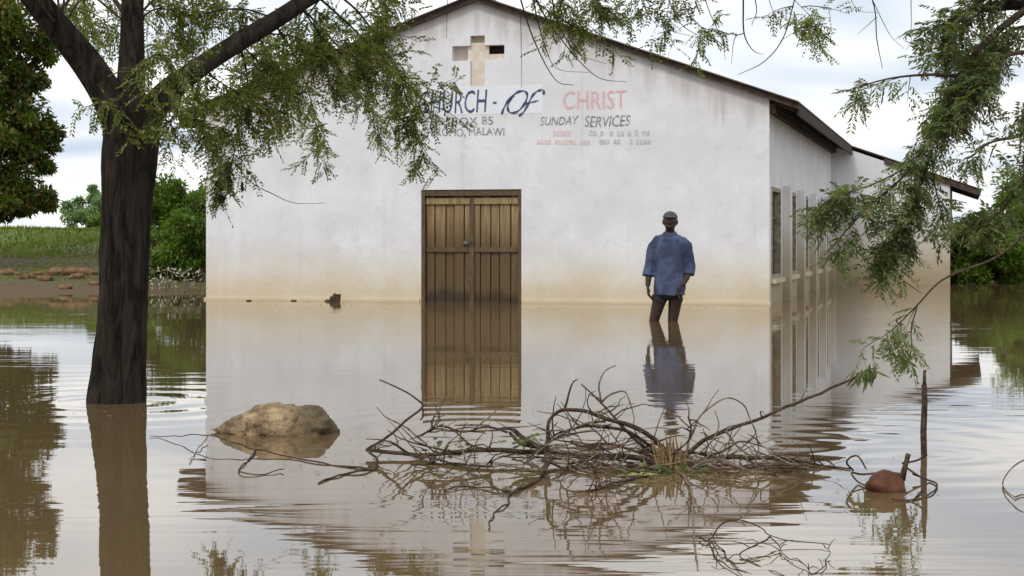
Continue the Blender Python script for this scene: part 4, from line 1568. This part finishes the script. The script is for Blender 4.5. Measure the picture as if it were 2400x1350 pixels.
# straw-coloured split end of the bough, a ragged fan of fibres
for k in range(46):
    fx = r.gauss(0, 0.022)
    base = P(1572, 1106, 7.08) - F0 + Vector((fx, r.gauss(0, 0.015), 0))
    top = P(1570, r.uniform(1012, 1085), 7.12) - F0 + Vector((fx * 1.5 + r.gauss(0, 0.012), r.gauss(0, 0.02), 0))
    mb = MB()
    mb.tube([base, base.lerp(top, 0.5) + Vector((r.gauss(0, 0.006), 0, 0)), top], [0.007, 0.006, 0.0015], 5, 0.4)
    mb.build('fibre', M['splinter'], fallen)
# caught green leaves
LV = Leaves()
rr = np.random.default_rng(4)
for (px, py, n, sx, D_, sz) in ((1500, 1112, 26, 40, 6.95, .05), (1560, 1110, 24, 50, 7.0, .05), (2035, 868, 46, 26, 8.05, .085), (1610, 1100, 30, 40, 7.05, .06), (1230, 1035, 40, 40, 7.25, .04), (1050, 1050, 30, 60, 7.4, .035)):
    b = np.array([P(px + rr.normal(0, sx * .5), py + rr.normal(0, sx * .25), D_ + rr.normal(0, .05)) - F0 for _ in range(n)])
    d = rr.normal(0, 1, (n, 3)) + (np.array([0, 0, -2.2]) if px > 2000 else 0)
    if px < 2000:
        d[:, 2] *= 0.2
        b[:, 2] = np.maximum(b[:, 2], 0.005 - F0.z)
    LV.add(b, d, rr.normal(0, 1, (n, 3)) + np.array([0, -0.5, 0.8]), sz * rr.uniform(.6, 1.2, n), 0.016)
LV.build('foliage', M['leaf_pale'] if False else M['leaf_right'], fallen)
lb = Leaves()
n = 12
b = np.array([P(1500 + rr.normal(0, 26), 1118 + rr.normal(0, 6), 6.85) - F0 for _ in range(n)])
b[:, 2] = 0.008 - F0.z
d = rr.normal(0, 1, (n, 3))
d[:, 2] = 0.15
lb.add(b, d, np.tile([0, -0.3, 1.0], (n, 1)), 0.06, 0.018)
lb.build('floating_leaves', leaf_mat('leaf_yellow', srgb(124, 128, 74), srgb(160, 158, 104), srgb(120, 104, 60), 0.2), fallen)

# wiry twig at the lower right
wiry = empty('wiry_twig', P(1665, 1262, 5.45))
tag(wiry, 'thin wiry bare twig lying on the water at lower right, nearest the camera', 'branch')
W0 = Vector(wiry.location)
for pts, r0, r1, D0, D1 in (
    ([(1640, 1262), (1665, 1268), (1690, 1225), (1735, 1216), (1790, 1242), (1806, 1255), (1870, 1268), (1945, 1282)], .0042, .002, 5.45, 5.3),
    ([(1664, 1266), (1672, 1300), (1700, 1326), (1745, 1348)], .0042, .002, 5.45, 5.0),
    ([(1668, 1250), (1700, 1300), (1735, 1340), (1760, 1352)], .003, .0015, 5.4, 5.0),
    ([(1806, 1255), (1770, 1285), (1735, 1303), (1775, 1322), (1850, 1352)], .0045, .002, 5.3, 4.95),
    ([(1806, 1258), (1825, 1278), (1832, 1300)], .003, .002, 5.3, 5.2),
    ([(1900, 1345), (1932, 1330), (1942, 1300), (1930, 1285)], .0025, .0015, 5.0, 5.2),
    ([(1832, 1300), (1880, 1325), (1905, 1345)], .0025, .0015, 5.2, 5.0),
):
    ww = drift(wiry, W0, pts, r0 * 0.7, r1 * 0.6, M['drift'], D0, D1, 5, jit=0.012)
    for k in range(3):
        a = ww[random.randint(2, len(ww) - 2)]
        e = a + Vector((random.uniform(-.06, .06), random.uniform(-.05, .05), random.uniform(0.0, .03)))
        mb = MB()
        mb.tube([a - W0, a.lerp(e, 0.5) + Vector((0, 0, 0.006)) - W0, e - W0], [0.0016, 0.0013, 0.0008], 4)
        mb.build('twig', M['drift'], wiry)

edge = empty('curved_twig', P(2352, 1140, 6.6))
tag(edge, 'small curved twig at the right edge of the water', 'branch')
for pts in ([(2440, 1062), (2385, 1088), (2356, 1118), (2352, 1142), (2378, 1166)], [(2378, 1166), (2400, 1160), (2430, 1176)]):
    drift(edge, Vector(edge.location), pts, .0035, .002, M['driftpale'], 6.6, 6.6, 5, jit=0.003)

# bits of leaf and straw floating about
LV = Leaves()
rr = np.random.default_rng(77)
for (px, py, n, sx, sy, sz) in ((1400, 1110, 90, 260, 22, .022), (1750, 1100, 70, 120, 20, .022), (950, 1085, 40, 160, 20, .02), (640, 1035, 16, 120, 14, .02), (2080, 1165, 24, 70, 16, .02), (900, 712, 60, 260, 3, .035), (1500, 720, 40, 200, 3, .035), (300, 965, 20, 60, 12, .02), (1200, 900, 50, 500, 120, .016)):
    pts = [(px + rr.normal(0, sx), max(706, py + rr.normal(0, sy))) for _ in range(n)]
    b_ = np.array([P(a, c, DW(c)) for a, c in pts])
    b_[:, 2] = 0.003
    d = rr.normal(0, 1, (n, 3))
    d[:, 2] = 0.03
    LV.add(b_, d, np.tile([0, -0.1, 1.0], (n, 1)), sz * rr.uniform(.5, 1.6, n), sz * 0.4)
o = LV.build('floating_litter', leaf_mat('litter', srgb(70, 56, 36), srgb(134, 116, 80), srgb(150, 146, 96), 0.1))
tag(o, 'scattered bits of leaf and straw floating on the water', 'litter', kind='stuff')

# post standing in the water
pD = DW(1066)
post = MB()
q = P(2164, 1066, pD)
post.tube([(0, 0, -0.5), (0.003, 0, 0), (0.0, 0, 0.10), (0.006, 0, 0.22), (0.004, 0, 0.30)], [0.013, 0.0125, 0.012, 0.011, 0.010], 9, 0.5)
post.tube([(0.004, 0, 0.295), (0.004, 0, 0.36)], [0.009, 0.006], 7, 0.3)
o = post.build('stick', M['drift'], smooth=True)
o.location = q
tag(o, 'thin dark upright stick standing in the water at right', 'stick')

# floating gourd with its stalk and the twig round it
gD = DW(1150)
gq = P(2080, 1150, gD)
gourd = empty('gourd', gq)
tag(gourd, 'rust brown gourd floating with dark stalk at lower right', 'gourd')
m = MB()
m.ball((0, 0, 0.018), (0.074, 0.066, 0.056), 24, 16)
m.v = [tuple(Vector(v) * (1 + 0.26 * mnoise.noise(Vector(v) * 17) + 0.08 * mnoise.noise(Vector(v) * 45)) + Vector((0.0, 0, 0))) for v in m.v]
M['gourd'] = simple('gourd_skin', srgb(68, 40, 26), srgb(100, 60, 38), 22, 0.6, 0.3, 0.004)
m.build('shell', M['gourd'], gourd, True)
m = MB()
m.tube([(0.048, -0.01, 0.04), (0.058, -0.01, 0.075), (0.066, -0.005, 0.10), (0.076, 0, 0.135)], [0.014, 0.011, 0.009, 0.010], 7, 0.3)
m.build('stalk', M['drift'], gourd, True)
ring = empty('looped_twig', P(2150, 1120, 6.7))
tag(ring, 'looped thin twig floating round the rust brown gourd', 'branch')
R0 = Vector(ring.location)
for pts in ([(2115, 1085), (2150, 1078), (2172, 1066)], [(2120, 1092), (2160, 1118), (2196, 1136), (2176, 1160), (2130, 1172), (2090, 1170)], [(2140, 1110), (2165, 1122), (2160, 1150), (2140, 1170)],
            [(2000, 1102), (1985, 1082), (2010, 1068), (2030, 1100)], [(2060, 1108), (2020, 1112), (1995, 1108), (2010, 1130), (2040, 1142)]):
    drift(ring, R0, pts, .0045, .003, M['drift'], 6.75, 6.65, 5, jit=0.004)


# ------------------------------------------------------------------ the man
def remesh(mb, name, mat, parent, voxel, smooth_it=4, noise_amp=0.0, noise_scale=10.0):
    me = mb.mesh('tmp')
    o = bpy.data.objects.new('tmp', me)
    COL.objects.link(o)
    md = o.modifiers.new('r', 'REMESH')
    md.mode = 'VOXEL'
    md.voxel_size = voxel
    sm = o.modifiers.new('s', 'SMOOTH')
    sm.factor = 0.5
    sm.iterations = smooth_it
    dg = bpy.context.evaluated_depsgraph_get()
    out = bpy.data.meshes.new_from_object(o.evaluated_get(dg))
    bpy.data.objects.remove(o)
    bpy.data.meshes.remove(me)
    if noise_amp:
        for v in out.vertices:
            q = v.co
            v.co = q + v.normal * noise_amp * (mnoise.noise(Vector((q.x * noise_scale, q.y * noise_scale, q.z * noise_scale * 0.45))) + 0.5 * mnoise.noise(Vector((q.x * 2.2 * noise_scale, q.y * 2.2 * noise_scale, q.z * noise_scale * 1.3))))
    out.name = name
    out.materials.clear()
    out.materials.append(mat)
    out.polygons.foreach_set('use_smooth', [True] * len(out.polygons))
    return link(bpy.data.objects.new(name, out), parent)


MD = DW(752)
mq = P(1566, 752, MD)
man = empty('person', (mq.x, mq.y, -0.5))
tag(man, 'person in loose blue shirt, dark shorts and grey cap standing in the flood', 'person')
man.rotation_euler = (0, math.radians(0.8), math.radians(-9))
M['skin'] = simple('dark_skin', srgb(42, 29, 23), srgb(60, 42, 32), 10, 0.5, 0.1, 0.003)
M['shirt'] = simple('blue_shirt', srgb(50, 58, 82), srgb(80, 90, 116), 6.0, 0.9, 0.5, 0.02)
M['shorts'] = simple('dark_shorts', srgb(34, 32, 34), srgb(50, 46, 46), 8, 0.85, 0.2, 0.005)
M['cap'] = simple('grey_cap', srgb(62, 62, 68), srgb(84, 84, 90), 12, 0.9, 0.2, 0.004)
M['eye'] = simple('eye_white', srgb(104, 96, 88), srgb(120, 112, 102), 5, 0.3, 0)
# local: x right in the photo, y away from the camera, z up from the feet
b = MB()
TH = [(-0.075, 0.0, 0.90), (-0.11, -0.01, 0.72), (-0.165, -0.02, 0.50), (-0.19, 0.0, 0.30), (-0.20, 0.02, 0.09)]
b.tube(TH, [0.085, 0.078, 0.056, 0.052, 0.036], 12)
TR = [(0.075, 0.0, 0.90), (0.07, 0.0, 0.72), (0.045, -0.01, 0.50), (0.04, 0.0, 0.30), (0.04, 0.02, 0.09)]
b.tube(TR, [0.085, 0.078, 0.056, 0.052, 0.036], 12)
for fx in (-0.20, 0.04):
    b.ball((fx, -0.06, 0.04), (0.045, 0.125, 0.038))
b.tube([(0, 0, 0.84), (0, 0.0, 1.0), (0, 0.0, 1.2), (0, 0.01, 1.37), (0, 0.01, 1.46)], [0.11, 0.095, 0.095, 0.085, 0.055], 14)
b.tube([(-0.15, 0.01, 1.375), (0.0, 0.01, 1.40), (0.15, 0.01, 1.375)], [0.035, 0.05, 0.035], 10)
b.tube([(0, 0.01, 1.38), (0, 0.005, 1.47), (0, -0.005, 1.55)], [0.060, 0.054, 0.052], 12)
# head
b.ball((0, 0.0, 1.622), (0.078, 0.095, 0.098), 18, 14)
b.ball((0, -0.03, 1.570), (0.058, 0.062, 0.062), 16, 12)
b.tube([(0, -0.088, 1.635), (0, -0.108, 1.600), (0, -0.098, 1.592)], [0.010, 0.017, 0.016], 8)
b.ball((0, -0.088, 1.556), (0.026, 0.014, 0.012))
b.ball((-0.078, 0.01, 1.61), (0.012, 0.022, 0.032))
b.ball((0.078, 0.01, 1.61), (0.012, 0.022, 0.032))
b.ball((0, -0.078, 1.655), (0.056, 0.018, 0.012))
# arms: the left one in the photo hangs, the right one is bent with the hand at the hip
AL = [(-0.16, 0.01, 1.385), (-0.200, 0.02, 1.23), (-0.218, 0.02, 1.09), (-0.232, -0.03, 0.98), (-0.236, -0.07, 0.89)]
b.tube(AL, [0.032, 0.034, 0.036, 0.036, 0.027], 12)
AR = [(0.16, 0.01, 1.385), (0.205, 0.03, 1.23), (0.232, 0.05, 1.10), (0.195, -0.03, 0.99), (0.150, -0.09, 0.90)]
b.tube(AR, [0.032, 0.034, 0.036, 0.036, 0.027], 12)


def hand(b, wrist, ddir, side, curl):
    w = Vector(wrist)
    d = Vector(ddir).normalized()
    s = (Vector(side) - d * Vector(side).dot(d)).normalized()
    n = d.cross(s)
    palm = w + d * 0.055
    for k in range(4):
        off = (k - 1.5) * 0.018
        b.tube([w + s * off * 0.6, palm + s * off + d * 0.035], [0.014, 0.0125], 8)
    for k, L in enumerate((0.070, 0.080, 0.075, 0.058)):
        off = (k - 1.5) * 0.021
        p0 = palm + s * off + d * 0.030
        p1 = p0 + (d * 0.95 + n * curl * 0.3).normalized() * L * 0.45
        p2 = p1 + (d * 0.75 + n * curl * 0.8).normalized() * L * 0.35
        p3 = p2 + (d * 0.4 + n * curl).normalized() * L * 0.28
        b.tube([p0, p1, p2, p3], [0.0105, 0.0098, 0.0092, 0.0078], 8)
    t0 = w + d * 0.025 - s * 0.026
    t1 = t0 + (d * 0.7 - s * 0.75).normalized() * 0.035
    t2 = t1 + (d * 0.95 - s * 0.2 + n * curl * 0.4).normalized() * 0.034
    b.tube([t0 + s * 0.01, t0, t1, t2], [0.013, 0.014, 0.012, 0.0095], 8)


hand(b, (-0.236, -0.07, 0.895), (0.10, -0.15, -1), (-0.25, 1, 0), 0.7)
hand(b, (0.150, -0.09, 0.905), (-0.45, -0.15, -0.9), (0.2, 1, 0), 0.8)
remesh(b, 'body', M['skin'], man, 0.0065, 3)
# shirt: loose, hem below the hips, sleeves to the elbow
s_ = MB()
s_.tube([(0, 0.0, 0.79), (0, 0.0, 0.86), (0, 0.0, 1.0), (0, 0.0, 1.15), (0, 0.005, 1.33), (0, 0.01, 1.41), (0, 0.01, 1.455), (0, 0.01, 1.485)], [0.178, 0.184, 0.170, 0.164, 0.162, 0.132, 0.092, 0.068], 20)
for v in range(len(s_.v)):
    x, y, z = s_.v[v]
    s_.v[v] = (x, y * 0.88, z)
s_.tube([(-0.236, -0.01, 1.00), (-0.220, 0.02, 1.13), (-0.204, 0.02, 1.25), (-0.182, 0.012, 1.335), (-0.140, 0.01, 1.385), (-0.06, 0.01, 1.41), (0.06, 0.01, 1.41), (0.140, 0.01, 1.385), (0.184, 0.015, 1.335), (0.206, 0.03, 1.25), (0.226, 0.044, 1.13), (0.216, 0.01, 1.02)],
        [0.066, 0.062, 0.062, 0.066, 0.070, 0.072, 0.072, 0.070, 0.066, 0.062, 0.062, 0.066], 16)
s_.tube([(-0.05, -0.045, 1.475), (0.0, -0.085, 1.45), (0.05, -0.045, 1.475)], [0.016, 0.014, 0.016], 8)
s_.tube([(-0.06, 0.0, 1.49), (-0.055, -0.05, 1.48)], [0.016, 0.016], 8)
s_.tube([(0.06, 0.0, 1.49), (0.055, -0.05, 1.48)], [0.016, 0.016], 8)
shirt = remesh(s_, 'shirt', M['shirt'], man, 0.008, 3, 0.016, 9.0)
# shorts with loose wet legs
h_ = MB()
h_.tube([(0, 0, 0.76), (0, 0, 0.84), (0, 0, 0.98)], [0.135, 0.125, 0.10], 16)
h_.tube([(-0.06, 0, 0.84), (-0.11, -0.01, 0.74), (-0.128, -0.015, 0.70)], [0.075, 0.090, 0.082], 14)
h_.tube([(0.06, 0, 0.84), (0.072, 0, 0.74), (0.066, -0.005, 0.715)], [0.075, 0.086, 0.078], 14)
remesh(h_, 'shorts', M['shorts'], man, 0.010, 3, 0.008, 12.0)
# cap
c_ = MB()
c_.ball((0, 0.004, 1.655), (0.085, 0.103, 0.078), 20, 14)
c_.ball((0, -0.095, 1.662), (0.062, 0.045, 0.010), 14, 8)
c_.v = [(x, y, max(z, 1.648)) for x, y, z in c_.v]
remesh(c_, 'cap', M['cap'], man, 0.008, 2)
for s in (-1, 1):
    m = MB()
    m.ball((0.030 * s, -0.086, 1.628), (0.013, 0.008, 0.007), 10, 8)
    m.build('eye', M['eye'], man, True)
